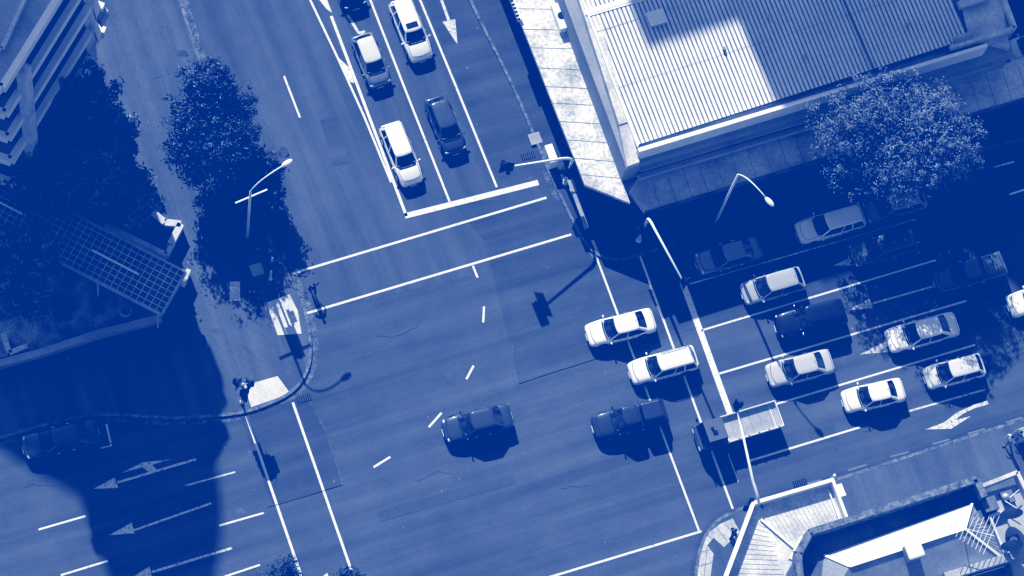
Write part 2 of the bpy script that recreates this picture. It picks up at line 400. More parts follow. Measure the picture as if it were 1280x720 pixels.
for (cx_, cy_, lab) in [(669, 173, 'square pit lid in the footpath above the mast arm signals'), (321, 337, 'square pit lid in the tree shade by the left signal')]:
    c = P(cx_, cy_, .14); b = MB(); b.box(c, (.8, .8, .02), ANG); tag(b.build('pit_lid', M['conc']), lab, 'pit lid', 'pit lids')
# cracks and seams
for l_ in [[(648, 480), (690, 466), (735, 452), (760, 443)], [(428, 606), (390, 618), (335, 634)], [(383, 497), (403, 530), (417, 570), (428, 606)], [(640, 430), (643, 460), (648, 480)], [(1050, 597), (1160, 562), (1280, 527)], [(152, 40), (175, 110), (188, 165)], [(185, 100), (240, 84)], [(170, 55), (185, 100), (192, 140)]]:
    stroke('road_seam', dens(l_, 4), .035, M['conc_d'] if False else M['tyre'] if l_[0][0] in (648, 428) else M['gutter'], .018 if l_[0][0] > 200 else .14)

rc = random.Random(5)
for (x, y, dx, dy, n_) in [(470, 420, 9, -3, 9), (520, 600, 8, -2, 10), (250, 560, 9, -2, 8), (330, 150, 3, 9, 9), (700, 610, 8, -3, 8), (560, 330, 3, 9, 6), (1080, 540, 9, -2.5, 7), (300, 430, 8, 4, 6), (210, 240, 3, 9, 6), (30, 610, 9, -2, 8)]:
    ln = [(x, y)]
    for _ in range(n_): x += dx * .6 + rc.uniform(-3.2, 3.2); y += dy * .6 + rc.uniform(-3.2, 3.2); ln.append((x, y))
    stroke('road_crack', ln, .018, M['crack'], .010 if ln[0][0] not in (300, 210) else .138)
for (x, y) in [(380, 498), (660, 195), (1000, 604)]:
    c = P(x, y, .02); b = MB(); b.box(c, (.9, .45, .02), ANG); go = b.build('drain_grate', M['black']); tag(go, 'iron drain grate in the gutter %s' % {380: 'by the rounded left corner', 660: 'near the upper mast arm signal', 1000: 'above the verandah roof'}[x], 'drain', 'drain grates')
    for k in range(6): b = MB(); b.box(c + AX.normalized() * (-.35 + .14 * k) + Vector((0, 0, .014)), (.03, .42, .012), ANG); b.build('grate_bar', M['conc_d'], go)
# ------------------------------------------------------------------ buildings: top right (sheet roof, canopies)
def lerp(a, b, t): return a + (b - a) * t
org = P(1000, 100, 0)
tb = thing('shop_building', 'long low building with ribbed white sheet roof half in shade and footpath canopies', 'building', tuple(org))
ZP = 6.9
outer = [(783, 209), (800, 203), (1264, 64), (1225, -60), (683, -60)]       # wall head outline
b = MB(); b.prism([P(783, 209, 6.2), P(1266, 65, 6.2), P(1225, -60, 6.2), P(683, -60, 6.2)], 0); b.build('wall', M['wall'], tb)
# left parapet coping (pale ledge) in two lengths
b = MB(); b.prism(pts([(711, -40), (731, -40), (786, 152), (774, 156)], ZP), 6.2); b.prism(pts([(774, 158), (786, 154), (800, 202), (784, 208)], ZP - .05), 6.2); b.build('parapet', M['conc_l'], tb)
# main sheet roof: flat crests with V grooves
A0, A1 = P(716, -22, 6.75), P(797, 181, 6.75); B1 = P(1211, 48, 6.75); B0 = P(1180, -75, 6.75)
u_ = (B1 - A1); Lr = u_.length; u_.normalize(); v_ = (A0 - A1); Lv = v_.length; v_.normalize()
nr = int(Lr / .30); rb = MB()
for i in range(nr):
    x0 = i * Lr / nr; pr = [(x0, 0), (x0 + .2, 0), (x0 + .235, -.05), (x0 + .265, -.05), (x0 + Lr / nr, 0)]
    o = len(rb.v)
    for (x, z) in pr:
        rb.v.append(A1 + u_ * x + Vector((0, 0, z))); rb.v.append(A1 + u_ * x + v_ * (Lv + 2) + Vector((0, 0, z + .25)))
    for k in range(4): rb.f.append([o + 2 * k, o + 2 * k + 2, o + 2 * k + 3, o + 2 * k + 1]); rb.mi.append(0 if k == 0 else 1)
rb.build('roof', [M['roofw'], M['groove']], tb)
b = MB(); b.prism([P(797, 183, 6.62), P(1212, 50, 6.62), P(1190, -60, 6.62), P(706, -60, 6.62)], 6.2); b.build('roof_base', M['conc_d'], tb)
# flashing across the roof near the top
b = MB(); b.bar(P(731, 16, 6.95), P(880, -28, 6.95), .35, .05); b.bar(P(735, 20, 6.9), P(885, -24, 6.9), .12, .12); b.build('flashing', M['trim'], tb)
MB().bar(P(1046, -20, 6.86), P(1092, 86, 6.86), .16, .05).build('roof_valley', M['conc_d'], tb)
for f0 in (.34, .68): MB().bar(A1 + v_ * Lv * f0 + Vector((0, 0, .08 * f0 * 3)), B1 + v_ * Lv * f0 + Vector((0, 0, .08 * f0 * 3)), .018, .012).build('sheet_lap', M['conc'], tb)
for (x, y) in [(905, 60), (960, 20), (1005, 70), (1135, 30)]: MB().tube([P(x, y, 6.7), P(x, y, 7.15)], [.12, .12], 10).build('vent_pipe', M['steel'], tb)
# front white parapet strip
b = MB(); b.prism([P(799, 190, 7.7), P(1235, 58, 7.7), P(1234, 54, 7.7), P(797, 185, 7.7)], 6.2); b.build('parapet', M['trim'], tb)
b = MB(); b.bar(P(720, -20, 6.95), P(797, 183, 6.95), .12, .3); b.build('gutter', M['trim'], tb)
# front wall ledges
b = MB(); b.bar(P(800, 212, 5.2), P(1240, 80, 5.2), .35, .18); b.build('ledge', M['conc'], tb)
b = MB(); b.bar(P(798, 222, 4.3), P(1090, 135, 4.3), .3, .5); b.build('sign_board', M['conc'], tb)
# right flat concrete roof with parapet
b = MB(); b.prism([P(1211, 46, 6.7), P(1262, 60, 6.7), P(1243, -60, 6.7), P(1185, -60, 6.7)], 6.2); b.build('flat_roof', M['conc_l'], tb)
b = MB(); rt = [(1191, 58), (1267, 36), (1248, -40)]
b.bar(P(1188, 60, 7.0), P(1268, 36, 7.0), .28, .5); b.bar(P(1268, 36, 7.0), P(1232, -60, 7.0), .28, .5); b.build('parapet', M['conc_l'], tb)
b = MB(); b.prism([P(1186, 62, 6.6), P(1268, 38, 6.6), P(1232, -60, 6.6), P(1215, -60, 6.6), P(1210, 40, 6.6)], 0); b.build('wall', M['wall'], tb)
MB().bar(P(1198, 8, 7.0), P(1235, -4, 7.0), .5, .5).build('roof_duct', M['steel'], tb); MB().tube([P(1193, 51, 7.1), P(1214, 45, 7.1)], .3, 12).build('roof_duct', M['conc'], tb, smooth=True)
# roof plant box with sloped white cover
c = P(820, 24, 6.95); b = MB(); b.box(c, (1.1, .9, .5), ANG); b.build('roof_vent', M['conc'], tb, bevel=.05)
b = MB(); b.box(c + Vector((0, 0, .32)), (1.2, 1.0, .1), ANG); b.build('vent_cowl', M['trim'], tb, bevel=.03)
# left canopy over the footpath (bright) and front canopy (in the building's shade)
b = MB(); b.prism(pts([(565, -190), (640, 0), (731, 231), (788, 254), (697, 0), (622, -190)], 3.7), 3.35); b.build('canopy', M['white_conc'], tb)
jn = MB()
for t in [.06, .14, .24, .33, .43, .52, .6, .69, .78, .87, .95]:
    a = P(lerp(630, 731, t), lerp(-25, 231, t), 3.705); c = P(lerp(688, 782, t), lerp(-25, 236, t), 3.705)
    jn.bar(a, c, .035, .012)
jn.build('canopy_joint', M['conc_d'], tb)
b = MB(); b.prism(pts([(786, 240), (806, 266), (1330, 108), (1320, 60), (800, 218)], 3.6), 3.3); b.build('canopy', M['conc_l'], tb)
jn = MB()
for t in range(1, 26):
    x = 806 + t * 20; jn.bar(P(x, 266 - .3015 * (x - 806), 3.606), P(x - 13, 266 - .3015 * (x - 806) - 38, 3.606), .022, .012)
jn.build('canopy_joint', M['conc_d'], tb)
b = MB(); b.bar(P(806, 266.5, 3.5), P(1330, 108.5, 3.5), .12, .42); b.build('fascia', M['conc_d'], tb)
# things on the strip between canopy and wall
for (x, y, l_, lab) in [(701, 22, 1.9, 'white air conditioning box at the top of the canopy by the wall'), (741, 103, .9, 'small grey air conditioning box halfway down the canopy strip')]:
    c = P(x, y, 4.0); b = MB(); b.box(c, (.8, l_, .7), ANG); 
    o = b.build('air_conditioner', M['trim'] if l_ > 1 else M['steel'], bevel=.04); tag(o, lab, 'air conditioner', 'boxes on the canopy')
    f = MB(); f.tube([c + Vector((0, 0, .34)), c + Vector((0, 0, .38))], .26, 14); f.build('fan_grille', M['black'], o)
sgn = MB(); sgn.bar(P(638, -6, 3.8), P(650, 26, 3.8), .3, .35); sg = sgn.build('canopy_sign', M['trim']); tag(sg, 'narrow white sign board on the outer edge of the bright canopy', 'sign')
le = MB()
for k in range(7):
    le.bar(P(637.5 + k * 1.75, -5 + k * 4.6, 3.98), P(638.6 + k * 1.75, -2.2 + k * 4.6, 3.98), .2, .02)
le.build('lettering', M['black'], sg)

# off-frame towers added to cast shadow, footprints shaped from the shadow outlines
def tower(name, label, shadow, z0, Ht, m):
    f = []
    for (x, y) in shadow:
        p = P(x, y, z0); f.append(Vector((p.x - SX * (Ht - z0), p.y - SY * (Ht - z0), Ht)))
    c = sum(f, Vector()) / len(f); c.z = 0
    t = thing(name, label, 'building', tuple(c))
    b = MB(); b.prism(f, 0); b.build('wall', m, t)
    for fl in range(2, int(Ht / 3.8)):
        wn = MB(); wn.prism([Vector((c.x + (v.x - c.x) * 1.004, c.y + (v.y - c.y) * 1.004, fl * 3.8 + 1.8)) for v in f], fl * 3.8); wn.build('window_band', M['glassb'], t)
tower('shadow_tower', 'grey tower out of view beyond the sheet roof, added and shaped for its shadow', [(811, 62), (935, 24), (972, 120), (987, 166), (1130, 123), (1165, 122), (1235, 172), (1290, 232), (1400, 220), (1400, -160), (740, -120)], 6.8, 52, M['conc'])
tower('shadow_tower', 'curved grey tower out of view beyond the left building, added and shaped for its shadow', [(250, 480), (262, 528), (272, 580), (277, 625), (278, 660), (274, 700), (264, 745), (250, 800), (165, 800), (147, 740), (138, 675), (112, 630), (60, 600), (0, 563), (-60, 530), (-60, 440), (200, 440)], 0, 62, M['conc'])

# ------------------------------------------------------------------ top left office block
HB = 20.0; org = P(40, 60, 0)
ob = thing('office_block', 'pale concrete office block with recessed window bands and two tall piers', 'building', tuple(org))
Ap, Bp, Cp = P(107, -56, HB), P(24, 78, HB), P(3, 112, HB)
dA = (Cp - Ap).normalized(); nrm = Vector((-dA.y, dA.x, 0))
if nrm.dot(P(200, 100, 0) - Bp) < 0: nrm = -nrm            # outward, towards the street
Dp = P(-70, 88, HB); back = [P(-70, -180, HB), P(40, -180, HB)]
foot = [Ap, Cp, Dp] + back
def inset(poly, d):
    c = sum(poly, Vector()) / len(poly); out = []
    for p in poly:
        q = c - p; q.z = 0; out.append(p + q.normalized() * d)
    return out
core = inset(foot, 1.2)
b = MB(); b.prism([Vector((p.x, p.y, HB - .9)) for p in core], 0); b.build('window_wall', M['glassb'], ob)
fl = MB()
for k in range(1, 6):
    z = HB - .05 - (k - 1) * 3.9
    if k == 1: continue
    fl.prism([Vector((p.x, p.y, z)) for p in foot], z - .3)
fl.build('floor_slab', M['conc'], ob)
sp = MB()
for k in range(1, 6):
    z = HB - .05 - (k - 1) * 3.9
    for a, c in ((Ap, Cp), (Cp, Dp)):
        aa = Vector((a.x, a.y, z + (.05 if k > 1 else .15))); cc = Vector((c.x, c.y, aa.z)); sp.bar(aa, cc, .42, .8)
sp.build('spandrel', M['trim'], ob)
b = MB(); rf = inset(foot, .15); b.prism([Vector((p.x, p.y, HB - .3)) for p in rf], HB - .85); b.build('roof', M['conc'], ob)
b = MB(); i1 = inset(foot, 2.6)
for a, c in ((i1[0], i1[1]), (i1[1], i1[2])): b.bar(a + Vector((0, 0, -.1)), c + Vector((0, 0, -.1)), .25, .5)
b.build('roof_upstand', M['conc_l'], ob)
for pt in (Bp, ):
    b = MB(); q = pt + nrm * .25; b.box((q.x, q.y, HB / 2 - .3), (.8, .6, HB - .6), math.atan2(dA.y, dA.x)); b.build('pier', M['conc_l'], ob)
pa = P(106, 84, 0); b = MB(); b.box((pa.x, pa.y, 10), (1.2, 1.2, 20), math.atan2(dA.y, dA.x)); b.build('pier', M['conc_l'], ob)
for k, (x, y, z) in enumerate([(122, 6, 12), (124, 36, 8)]):
    b = MB(); q = [(x - 6, y + 2), (x - 3, y - 7), (x + 9, y - 2), (x + 6, y + 5), (x + 3, y + 4), (x - 2, y + 13)]
    b.prism(pts(q, z), z - 1.0); b.build('balcony_box', M['trim'], ob)
b = MB(); b.prism([P(x - 194 + (-.1 * 22), y - 473 - 22 * 6.9, 22) for x, y in [(262, 441), (273, 438), (285, 448), (287, 458), (281, 476), (262, 512), (230, 500)]], 20.2); b.build('shadow_slab', M['conc'], ob)  # overhanging slab added out of view, outline shaped to cast a shadow bump
# plant and fins on the far end wall (their shadows make the notched edge)
b = MB(); b.prism([P(124, 2, 11.5), P(136, 13, 11.5), P(127, 27, 11.5), P(118, 16, 11.5)], 10.5); b.build('balcony_slab', M['conc'], ob)

# ------------------------------------------------------------------ courtyard: glazed walkway roof, walls, planting bed
gr = thing('walkway_roof', 'long glazed walkway roof with a fine white grid running into the trees', 'canopy', tuple(P(120, 300, 0)))
E1, E2, E3, E4 = P(232, 340, 3.2), P(202, 393, 3.2), P(-40, 268, 3.2), P(-10, 214, 3.2)
b = MB(); b.prism([v + Vector((0, 0, -.06)) for v in (E1, E2, E3, E4)], 3.1); b.build('roof_glass', M['glassc'], gr)
b = MB(); L1 = (E4 - E1).length; n = int(L1 / .46)
for i in range(n + 1):
    t = i / n; b.bar(E1.lerp(E4, t), E2.lerp(E3, t), .045, .05)
for j in range(9):
    t = j / 8; b.bar(E1.lerp(E2, t) + Vector((0, 0, .005)), E4.lerp(E3, t) + Vector((0, 0, .005)), .045, .04)
b.build('roof_grid', M['conc_l'], gr)
b = MB(); b.bar(E1.lerp(E4, .18).lerp(E2.lerp(E3, .18), .5) + Vector((0, 0, .12)), E1.lerp(E4, .42).lerp(E2.lerp(E3, .42), .5) + Vector((0, 0, .12)), .12, .12)
b.bar(E1.lerp(E4, .78).lerp(E2.lerp(E3, .78), .5) + Vector((0, 0, .12)), E1.lerp(E4, .98).lerp(E2.lerp(E3, .98), .5) + Vector((0, 0, .12)), .12, .12); b.build('ridge_cap', M['trim'], gr)
b = MB()
for a, c in ((E1, E4), (E2, E3), (E1, E2)): b.bar(a + Vector((0, 0, -.1)), c + Vector((0, 0, -.1)), .16, .3)
b.build('fascia', M['conc'], gr)
for t in (0.02, .33, .66):
    for ed in ((E1, E4), (E2, E3)):
        q = ed[0].lerp(ed[1], t); b = MB(); b.tube([(q.x, q.y, 0), (q.x, q.y, 3.1)], .08); b.build('post', M['steel'], gr)
def wall(label, line, z, wd, m, name='garden_wall', cat='wall'):
    q = pts(line, z / 2 + .06); c = q[0].copy(); c.z = 0
    t = thing(name, label, cat, tuple(c)); b = MB(); k = MB()
    for i in range(len(q) - 1):
        b.bar(q[i], q[i + 1], wd, z - .05); k.bar(q[i] + Vector((0, 0, z / 2)), q[i + 1] + Vector((0, 0, z / 2)), wd + .1, .08)
    b.build('wall_body', m, t); k.build('coping', M['conc_l'] if m != M['wall'] else M['conc'], t)
    return t
wall('low boundary wall along the footpath in front of the planted courtyard', [(-20, 462), (60, 440), (120, 420), (202, 399)], .9, .35, M['wall'])
wall('bright sunlit end of the planter wall by the tree-shaded path', [(188, 266), (206, 281), (226, 283), (213, 308)], 1.0, .35, M['conc_l'])
wall('short pale wall joining the walkway roof to the corner', [(131, 283), (208, 321), (214, 310)], 1.0, .2, M['conc'])
wall('small white post wall at the right end of the walkway roof', [(229, 356), (236, 340)], 1.1, .2, M['trim'])
wall('short pale wall at the edge of the planted bed, leftmost', [(4, 418), (12, 443), (34, 434)], .6, .25, M['conc'])
tag(flat('planting_bed', [(-30, 280), (100, 345), (200, 396), (120, 417), (-30, 455)], .145, M['soil']), kind='structure')
b = MB(); c = P(157, 393, .14); b.tube([c, c + Vector((0, 0, .75))], [.36, .42], 20, cap=True); o = b.build('litter_bin', M['steel']); tag(o, 'round metal litter bin beside the end of the walkway roof', 'bin')
f = MB(); f.tube([c + Vector((0, 0, .75)), c + Vector((0, 0, .78))], .3, 20); f.build('opening', M['black'], o)

# ------------------------------------------------------------------ bottom right buildings
vb = thing('verandah_building', 'corner building with pale verandah roof, hipped white roof and wide parapet', 'building', tuple(P(1050, 700, 0)))
ZV = 4.0
b = MB(); b.prism(pts([(945, 632), (1040, 606), (1062, 654), (1008, 670), (1000, 690), (985, 740), (898, 740)], ZV - .35), ZV - .6); b.build('verandah_roof', M['conc_l'], vb)
b = MB(); z = ZV
for a, c in [((942, 630), (1041, 601)), ((941, 630), (899, 742))]:
    b.bar(P(*a, z), P(*c, z), .24, .75)
b.bar(P(1040, 603, z), P(1058, 651, z), .2, .8); b.bar(P(1035, 612, z - .2), P(1050, 652, z - .2), .08, .2); b.build('verandah_parapet', M['trim'], vb)
b = MB(); b.bar(P(951, 649, z - .25), P(1000, 691, z - .25), .14, .12); b.build('ridge_cap', M['trim'], vb)
b = MB()
for i in range(13):
    t = i / 13; b.bar(P(lerp(948, 905, t), lerp(655, 735, t), z - .335), P(lerp(958, 985, t), lerp(660, 735, t), z - .335), .016, .012)
for i in range(16):
    t = i / 16; b.bar(P(lerp(955, 1036, t), lerp(648, 620, t), z - .335), P(lerp(975, 1056, t), lerp(680, 655, t), z - .335), .016, .012)
b.build('roof_seam', M['conc'], vb)
b = MB(); 
for x, y in [(948, 640), (935, 655), (1030, 612)]: q = P(x, y, 0); MB().tube([(q.x, q.y, 0), (q.x, q.y, ZV - .5)], .09).build('post', M['pole'], vb)
b = MB(); b.prism(pts([(1042, 607), (1052, 604), (1058, 619), (1048, 622)], 3.2), 2.4); b.build('sign_box', M['trim'], vb)
# main block with wide parapet
ZR = 8.2
b = MB(); b.prism(pts([(1012, 670), (1106, 640), (1219, 603), (1262, 700), (1275, 760), (990, 760), (996, 700)], ZR - .9), 0); b.build('wall', M['conc_d'], vb)
b = MB()
for a, c in [((1010, 668), (1218, 602)), ((1218, 602), (1228, 624)), ((1010, 668), (996, 694)), ((996, 694), (1000, 745))]:
    b.bar(P(*a, ZR - .3), P(*c, ZR - .3), .42, 1.2)
b.build('parapet', M['kerb'], vb)
b = MB(); b.bar(P(1014, 672, ZR - .2), P(1000, 697, ZR - .2), .1, .3); b.bar(P(1002, 672, ZR - 1), P(988, 700, ZR - 1), .22, .5); b.bar(P(992, 690, ZR - 1), P(998, 735, ZR - 1), .18, .5); b.build('coping', M['trim'], vb)
# hip roof
e1, e2, e3, e4 = P(1030, 694, ZR - .9), P(1215, 629, ZR - .6), P(1260, 703, ZR - .8), P(1020, 780, ZR - .9)
r1, r2 = P(1062, 708, ZR + .35), P(1206, 661, ZR + .35)
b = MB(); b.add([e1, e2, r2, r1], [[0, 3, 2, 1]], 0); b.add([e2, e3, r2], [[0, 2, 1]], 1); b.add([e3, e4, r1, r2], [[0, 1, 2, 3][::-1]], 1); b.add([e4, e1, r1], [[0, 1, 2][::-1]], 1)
hr = b.build('hip_roof', [M['hip'], M['roofd']], vb)  # sunward slope paler, other slopes darker: sun and shade put into the colour
b = MB()
for a, c in ((e1, r1), (e2, r2), (e3, r2), (r1, r2)): b.bar(a + Vector((0, 0, .04)), c + Vector((0, 0, .04)), .16, .06)
b.build('ridge_cap', M['trim'], hr)
b = MB()
for i in range(1, 22):
    t = i / 22; b.bar(e1.lerp(e2, t) + Vector((0, 0, .02)), r1.lerp(r2, t) + Vector((0, 0, .02)), .02, .012)
b.build('roof_seam', M['conc_l'], hr)
b = MB()
for i in range(1, 14):
    t = i / 14; b.bar(e2.lerp(e3, t) + Vector((0, 0, .02)), r2 + Vector((0, 0, .02)), .02, .02)
b.build('roof_seam', M['conc_d'], hr)
c = P(1141, 690, ZR + .7); b = MB(); b.box(c, (.95, .95, .9), ANG); sk = b.build('roof_light', M['conc'], vb)
b = MB(); b.box(c + Vector((0, 0, .5)), (1.1, 1.1, .22), ANG); b.build('dome', M['roofw'], sk, bevel=.12)
b = MB(); b.bar(P(1180, 722, ZR - .1), P(1262, 697, ZR - .1), .5, .7); b.build('parapet', M['conc'], vb)
# neighbour flat roof at the right edge
nb = thing('neighbour_building', 'grey flat-roofed building at the right edge with vents and stepped copings', 'building', tuple(P(1260, 660, 0)))
b = MB(); b.prism(pts([(1226, 618), (1268, 606), (1340, 590), (1340, 760), (1275, 760), (1240, 670)], 7.2), 0); b.build('wall', M['roofg'], nb)
for a_, c_, z_, w_, h_ in [((1224, 610), (1270, 592), 7.6, .25, .8), ((1270, 592), (1284, 622), 7.6, .25, .8), ((1237, 648), (1256, 695), 7.45, .14, .5), ((1236, 646), (1256, 640), 7.45, .14, .5)]: MB().bar(P(*a_, z_), P(*c_, z_), w_, h_).build('coping', M['conc_l'], nb)
for p_, z_, s_ in [((1236, 632), 7.5, .9), ((1259, 622), 7.35, .8), ((1267, 678), 7.35, .8)]: MB().box(P(*p_, z_), (s_, s_, .9 if z_ == 7.5 else .4), ANG).build('roof_vent', M['conc_d'], nb)
for p_, r_ in [((1257, 621), .24), ((1267, 676), .28)]: MB().ball(P(*p_, 7.8), r_).build('vent_cowl', M['steel'], nb, smooth=True)
b = MB()
for a, c in [((1256, 626), (1272, 636)), ((1262, 622), (1274, 612)), ((1262, 640), (1258, 655))]: b.bar(P(*a, 7.9), P(*c, 7.9), .05, .05)
b.build('pipe', M['trim'], nb)
for i, (x, y, lab) in enumerate([(1258, 650, 'oval dish on the grey flat roof, blackened to stand for a shadow, upper of the two'), (1258, 690, 'oval dish on the grey flat roof, blackened to stand for a shadow, lower of the two')]):
    q = P(x, y, 7.2); t = thing('shadow_dish', lab, 'satellite dish', tuple(q), 'satellite dishes')
    b = MB(); b.tube([q, q + Vector((0, 0, 1.0))], .05); b.build('mast', M['steel'], t)
    b = MB(); cc = q + Vector((0, 0, 1.4)); nn = Vector((-SX, -SY, .9)).normalized()
    ux = nn.cross(Vector((0, 0, 1))).normalized(); uy = nn.cross(ux)
    for rr_ in range(4):
        pass
    vs_ = [cc - nn * .12]; fs = []
    for ring in (1, 2):
        for k in range(18):
            a = 2 * math.pi * k / 18; rad = .35 * ring; vs_.append(cc + ux * math.cos(a) * rad + uy * math.sin(a) * rad * 1.15 + nn * (.05 if ring == 2 else -.07))
    for k in range(18):
        k2 = (k + 1) % 18; fs.append([0, 1 + k, 1 + k2]); fs.append([1 + k, 19 + k, 19 + k2, 1 + k2])
    b.add(vs_, fs); b.build('dish', M['black'], t, smooth=True)  # dish coloured black to read as a dark oval shadow
# tv antenna
q = P(1200, 690, 8.2); an = thing('tv_antenna', 'television antenna with parallel rods standing over the hipped roof', 'antenna', tuple(q))
za = 10.2
b = MB(); b.tube([P(1205, 672, 8.2), P(1205, 672, za)], .035); b.bar(P(1193, 657, za), P(1243, 670, za), .04, .04); b.build('mast', M['pole'], an)
b = MB()
for i in range(9):
    t = i / 8; cx = lerp(1194, 1239, t); cy = lerp(658, 669, t); k = 10 + 14 * t
    b.bar(P(cx + k * .42, cy - k, za + .03), P(cx - k * .42, cy + k, za + .03), .028, .028)
b.build('rod', M['trim'], an)

# ------------------------------------------------------------------ trees
def tree(name, label, cpx, zc, rad, leafm, n, size, group=None, dens_=.55, lobes=9, trunk=True, seed=1, clump=.38):
    rnd = random.Random(seed); base = P(cpx[0], cpx[1], zc); base.z = 0
    t = thing(name, label, 'tree', tuple(base), group)
    c = Vector((base.x, base.y, zc)); lb = []
    for i in range(lobes):
        a = rnd.uniform(0, 2 * math.pi); rr = rnd.uniform(.35, .62); el = rnd.uniform(-.35, .55)
        lb.append((c + Vector((math.cos(a) * rr * rad[0], math.sin(a) * rr * rad[1], el * rad[2])), rnd.uniform(.38, .58)))
    lb.append((c, .72))
    if trunk:
        b = MB(); b.tube([base, base + Vector((.1, 0, zc * .45)), c + Vector((0, 0, -.2 * rad[2]))], [.28, .22, .12]); 
        for q, r in lb[:-1]: b.tube([base + Vector((.08, 0, zc * .45)), (base + q) / 2 + Vector((0, 0, zc * .32)), q], [.13, .08, .03], 6)
        b.build('trunk', M['bark'], t, smooth=True)
    b = MB(); V = []; Fc = []
    tot = sum(r ** 2 for _, r in lb); per = 26; ncl = n // per
    for q, r in lb:
        for _c in range(max(3, int(ncl * r * r / tot))):
            d = Vector((rnd.gauss(0, 1), rnd.gauss(0, 1), rnd.gauss(0, 1))).normalized()
            k = rnd.random() ** dens_
            cp = q + Vector((d.x * rad[0], d.y * rad[1], d.z * rad[2])) * r * k
            if cp.z < 1.2: continue
            cr_ = clump * rnd.uniform(.6, 1.35)
            for _ in range(per):
                e = Vector((rnd.gauss(0, 1), rnd.gauss(0, 1), rnd.gauss(0, .8)))
                p = cp + e * cr_ * .55
                nn = (e.normalized() * .8 + d * .4 + Vector((rnd.gauss(0, 1), rnd.gauss(0, 1), rnd.gauss(0, 1) + .9)) * .5).normalized()
                ux = nn.cross(Vector((rnd.gauss(0, 1), rnd.gauss(0, 1), rnd.gauss(0, 1)))).normalized(); uy = nn.cross(ux)
                s = size * rnd.uniform(.6, 1.3); o = len(V)
                V += [p - ux * s, p - uy * s * .48 + nn * s * .12, p + ux * s, p + uy * s * .48 + nn * s * .12]
                Fc.append([o, o + 1, o + 2, o + 3])
    b.v = V; b.f = Fc; b.mi = [0] * len(Fc)
    b.build('crown', leafm, t)
    return t
tree('street_tree', 'large dark glossy-leaved street tree beside the road at left', (264, 157), 4.6, (3.0, 4.5, 3.0), M['leafd'], 44000, .115, 'dark trees at the kerb', seed=3, lobes=30, dens_=.45, clump=.3)
tree('street_tree', 'smaller dark street tree in the shade of the larger one, behind the left lamp post', (322, 222), 3.3, (2.0, 2.4, 1.6), M['leafd'], 6000, .14, 'dark trees at the kerb', seed=8, lobes=10, clump=.3)  # extra tree added to carry the tree shadow further right
tree('broadleaf_tree', 'broad pale-leaved tree in front of the low building at upper right', (1115, 180), 7.5, (5.6, 5.1, 3.3), M['leafl'], 48000, .095, seed=11, lobes=26, dens_=.4, clump=.3)
for i, (x, y, z, r, lab) in enumerate([(100, 150, 6, 3.6, 'dark tree in shade at the foot of the office block, nearest its corner pier'), (120, 215, 5.5, 3.4, 'dark tree in shade between the office block and the footpath bend'), (70, 215, 5, 3.0, 'dark tree in shade against the left pier of the office block'),
        (160, 245, 4.5, 2.3, 'dark tree in shade behind the bright planter wall'), (30, 340, 5, 3.6, 'dark tree in shade at the left edge below the walkway roof'), (143, 168, 3.5, 1.6, 'small dark tree in shade at the edge of the sunlit footpath')]):
    tree('courtyard_tree', lab, (x, y), z, (r, r * .95, r * .8), M['leafs'], 5200, .2, 'shaded courtyard trees', seed=20 + i)
tree('young_tree', 'small young tree at the bottom edge, left of the two', (350, 722), 3.2, (1.5, 1.2, 1.2), M['leafd'], 900, .13, 'young trees at the bottom edge', seed=31, dens_=.6)
tree('young_tree', 'small young tree at the bottom edge, right of the two beside the crossing line', (438, 724), 3.0, (.9, .8, .8), M['leafd'], 380, .13, 'young trees at the bottom edge', seed=32, dens_=.6)
def shrub(label, x, y, r, seed):
    q = P(x, y, .4); rnd = random.Random(seed); b = MB()
    t = thing('spiky_shrub', label, 'shrub', (q.x, q.y, .14), 'spiky shrubs in the planted bed')
    for k in range(60):
        a = rnd.uniform(0, 6.28); el = rnd.uniform(.1, 1.2); d = Vector((math.cos(a) * math.cos(el), math.sin(a) * math.cos(el), math.sin(el)))
        s = Vector((-d.y, d.x, 0)).normalized() * .05; L = r * rnd.uniform(.7, 1.1); o = Vector((q.x, q.y, .2))
        b.add([o - s, o + s, o + d * L * .6 + s * 1.3, o + d * L - Vector((0, 0, .25 * r)), o + d * L * .6 - s * 1.3], [[0, 1, 2, 3, 4]])
    b.build('leaves', M['leafl'], t)
for i, (x, y, r, lab) in enumerate([(30, 367, .6, 'pale spiky shrub in the shaded bed, topmost left'), (45, 365, .55, 'pale spiky shrub in the shaded bed, topmost right'), (37, 388, .6, 'pale spiky shrub in the shaded bed, below the pair'), (78, 385, 1.1, 'large spiky shrub beside the sunlit patch of the bed'), (162, 250, 1.0, 'spiky shrub behind the bright planter wall')]): shrub(lab, x, y, r, i)

